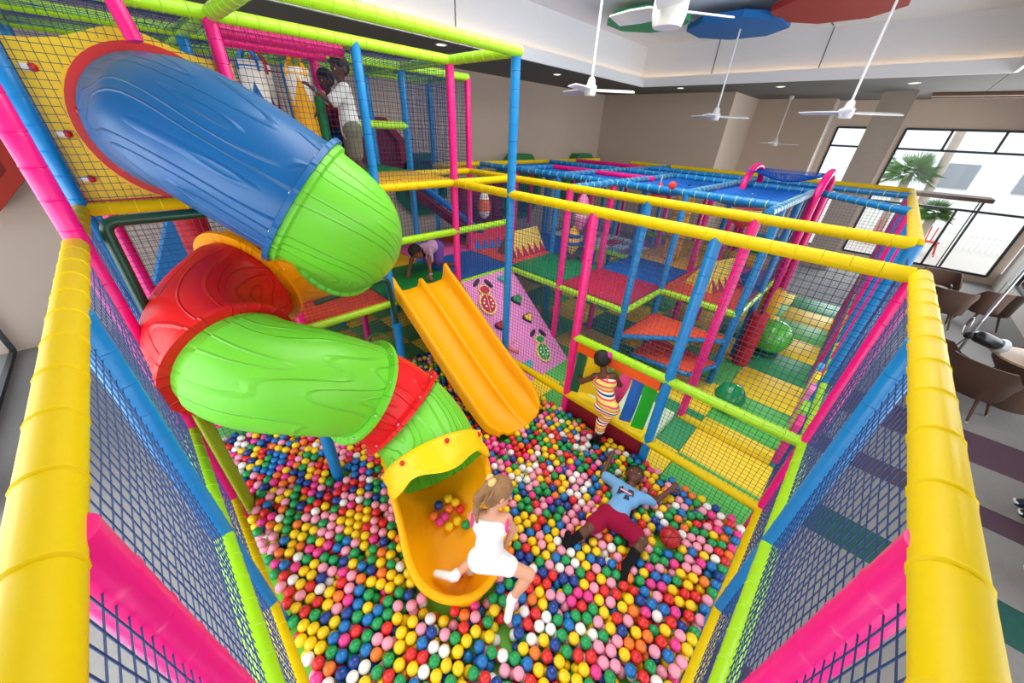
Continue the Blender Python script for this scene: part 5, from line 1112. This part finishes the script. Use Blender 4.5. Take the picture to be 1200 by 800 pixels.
def sep(A, it=14):
    for _ in range(it):
        key = np.floor(A[:, :2]/.085).astype(int); d = {}
        for i, kx in enumerate(map(tuple, key)): d.setdefault(kx, []).append(i)
        D = np.zeros_like(A)
        pi, pj = [], []
        for (a, b), I in d.items():
            for da, db in ((0, 0), (1, 0), (0, 1), (1, 1), (1, -1)):
                Jn = d.get((a+da, b+db))
                if not Jn: continue
                for i in I:
                    for j in Jn:
                        if (da or db) or j > i: pi.append(i); pj.append(j)
        pi, pj = np.array(pi), np.array(pj); v = A[pi]-A[pj]; l = np.linalg.norm(v, axis=1)+1e-9; o = np.maximum(2*r-l, 0)
        p = v/l[:, None]*(o*.5)[:, None]; np.add.at(D, pi, p); np.add.at(D, pj, -p)
        A = A+D*.8; A[:, 2] = np.clip(A[:, 2], .024+r, .17); A[:, 0] = np.clip(A[:, 0], GX[0]+.02+r, GX[3]-.03-r); A[:, 1] = np.clip(A[:, 1], GY[0]+.02+r, GY[4]+.14)
        A[fixed:, 2] -= .002
    return A
A = sep(A)
# children lying or stepping in the pit: drop balls that would cut through them
bodies = [(V3(2.53, .655, .25), V3(2.08, .585, .2), .12), (V3(2.05, .65, .2), V3(1.86, .66, .22), .09), (V3(1.86, .66, .22), V3(1.64, .73, .2), .07), (V3(2.08, .5, .2), V3(2.0, .36, .22), .09), (V3(2.32, .75, .2), V3(2.5, .93, .22), .07), (V3(2.41, .48, .2), V3(2.66, .35, .22), .07), (V3(.85, .74, .2), V3(.79, .68, .12), .07), (V3(2.75, 1.18, .2), V3(2.8, 1.24, .08), .07)]
keep = clear(A)
for a, b, rr in bodies: keep &= round_cone(A, a, b, rr, rr) > .01
A = A[keep]; col = RNG.choice(len(BC), len(A), p=BP)
# loose clusters of one colour, as when a bag has just been tipped out
for _ in range(60):
    c = A[RNG.integers(len(A))]; m = np.linalg.norm(A[:, :2]-c[:2], axis=1) < .13; col[m & (RNG.random(len(A)) < .45)] = RNG.choice(len(BC), p=BP)
# nearest in view first: these 300 are built one by one
camp = np.array((0, 0, 3.12)); fwv = np.array(_f); rtv = np.array(_r2); upv = np.array(_u2)
d = A-camp; zc = d@fwv; u_ = 600+411*(d@rtv)/zc; v_ = 400-411*(d@upv)/zc
vis = (u_ > 330) & (u_ < 840) & (v_ < 805) & (A[:, 2] > .09)
order = np.argsort(np.where(vis, np.linalg.norm(d, axis=1), 1e9))[:288]
ico = bmesh.new(); bmesh.ops.create_icosphere(ico, subdivisions=3, radius=r); ico.verts.index_update()
IV = np.array([v.co[:] for v in ico.verts]); IF = [[v.index for v in f.verts] for f in ico.faces]; ico.free()
def ball_mesh(mi):
    me = bpy.data.meshes.new('ball'); me.from_pydata([tuple(v) for v in IV], [], IF); me.materials.append(BM[mi]); me.polygons.foreach_set('use_smooth', [True]*len(IF)); return me
BME = [ball_mesh(i) for i in range(len(BC))]
UV = np.stack([u_, v_], 1); upper = np.where((A[:, 2] > .09) & (zc > .3))[0]; seen_labels = {}
def neigh(i, dx, dy):
    q = UV[upper]-UV[i]; along = q@np.array((dx, dy)); across = np.abs(q@np.array((-dy, dx))); ok = (along > 4) & (across < along)
    if not ok.any(): return None
    k = upper[ok][np.argmin(np.hypot(q[ok][:, 0], q[ok][:, 1]))]; return BC[col[k]][2]
for i in order:
    n_ = [neigh(i, *d_) for d_ in ((-1, 0), (1, 0), (0, -1), (0, 1))]; w_ = [('%s %s' % (c_, s_)) for c_, s_ in zip(n_, ('left', 'right', 'above', 'below')) if c_]
    reg = 'lower '+('left' if UV[i, 0] < 470 else 'middle' if UV[i, 0] < 640 else 'right')
    lab = '%s ball at %s; neighbours: %s' % (BC[col[i]][2], reg, ', '.join(w_))
    if len(lab.split()) > 16: lab = '%s ball at %s; neighbours: %s' % (BC[col[i]][2], reg, ', '.join(w_[:-1]))
    o = link('play_ball', BME[col[i]], None, A[i]); tag(o, lab, 'ball', 'plastic balls in the near corner of the pit')
rest = np.ones(len(A), bool); rest[order] = False
ico = bmesh.new(); bmesh.ops.create_icosphere(ico, subdivisions=2, radius=r); ico.verts.index_update()
IV2 = np.array([v.co[:] for v in ico.verts]); IF2 = np.array([[v.index for v in f.verts] for f in ico.faces]); ico.free()
RA, RC = A[rest], col[rest]; nv, nf = len(IV2), len(IF2)
VV = (RA[:, None, :]+IV2[None]).reshape(-1, 3); FF = (IF2[None]+(np.arange(len(RA))*nv)[:, None, None]).reshape(-1, 3)
me = bpy.data.meshes.new('pit_balls'); me.vertices.add(len(VV)); me.vertices.foreach_set('co', VV.ravel()); me.loops.add(FF.size); me.loops.foreach_set('vertex_index', FF.ravel()); me.polygons.add(len(FF)); me.polygons.foreach_set('loop_start', np.arange(len(FF))*3); me.polygons.foreach_set('loop_total', np.full(len(FF), 3))
for m in BM: me.materials.append(m)
me.polygons.foreach_set('material_index', np.repeat(RC, nf)); me.polygons.foreach_set('use_smooth', np.ones(len(FF), bool)); me.update(); me.validate()
tag(link('pit_balls', me, None, None, kind='stuff'), 'thousands of multicoloured plastic balls filling the ball pit', 'balls')
# balls lying in the trough
base = Vector((he.x, he.y, 0))
def trough_floor(s, a): return trough_pt(s, a, True)
TB = [(0.040, 0.08, 0, 'yellow ball topmost of the cluster in the yellow trough'), (0.070, -0.11, 4, 'dark blue ball at the left of the trough cluster'), (0.100, 0.20, 0, 'yellow ball beside the topmost one in the trough'), (0.130, 0.05, 6, 'orange ball in the middle of the trough cluster'), (0.180, 0.26, 5, 'red ball at the right of the trough cluster'), (0.150, -0.26, 6, 'orange ball low left in the trough cluster'), (0.190, -0.05, 8, 'magenta ball in the middle of the trough cluster'), (0.220, -0.17, 8, 'magenta ball low in the trough cluster'), (0.270, 0.14, 0, 'yellow ball right of the magenta balls in the trough'), (0.290, -0.02, 0, 'lowest yellow ball of the trough cluster'), (0.340, 0.29, 2, 'green ball lowest right of the trough cluster'), (0.710, -0.05, 8, 'magenta ball under the white-socked foot in the trough lip'), (0.730, 0.14, 7, 'white ball beside the girl in the trough lip')]
for s, a, c, lab in TB:
    p = trough_pt(s, a, True)+Vector((0, 0, r+.012)); tag(link('play_ball', BME[c], None, p), lab, 'ball')
t = thing('basketball', 'larger dark red rubber ball lying on the pit balls near the right wall', 'ball', (2.255, .15, .11)); MB().sphere((2.255, .15, .19), .085, 24).build('ball_skin', M('red_rubber', (186, 26, 34), .4, bump=.3, bscale=120), t)
for q in ((1, 0, 0), (0, 1, 0), (.6, .6, .5)): MB().tube([Vector((2.255, .15, .19))+(Vector(q).normalized().orthogonal().normalized()*math.cos(a*.2618)+Vector(q).normalized().cross(Vector(q).normalized().orthogonal().normalized())*math.sin(a*.2618))*.0852 for a in range(25)], .0025, 5, cap=False).build('seam', M('dark_seam', (50, 12, 14), .6), t)
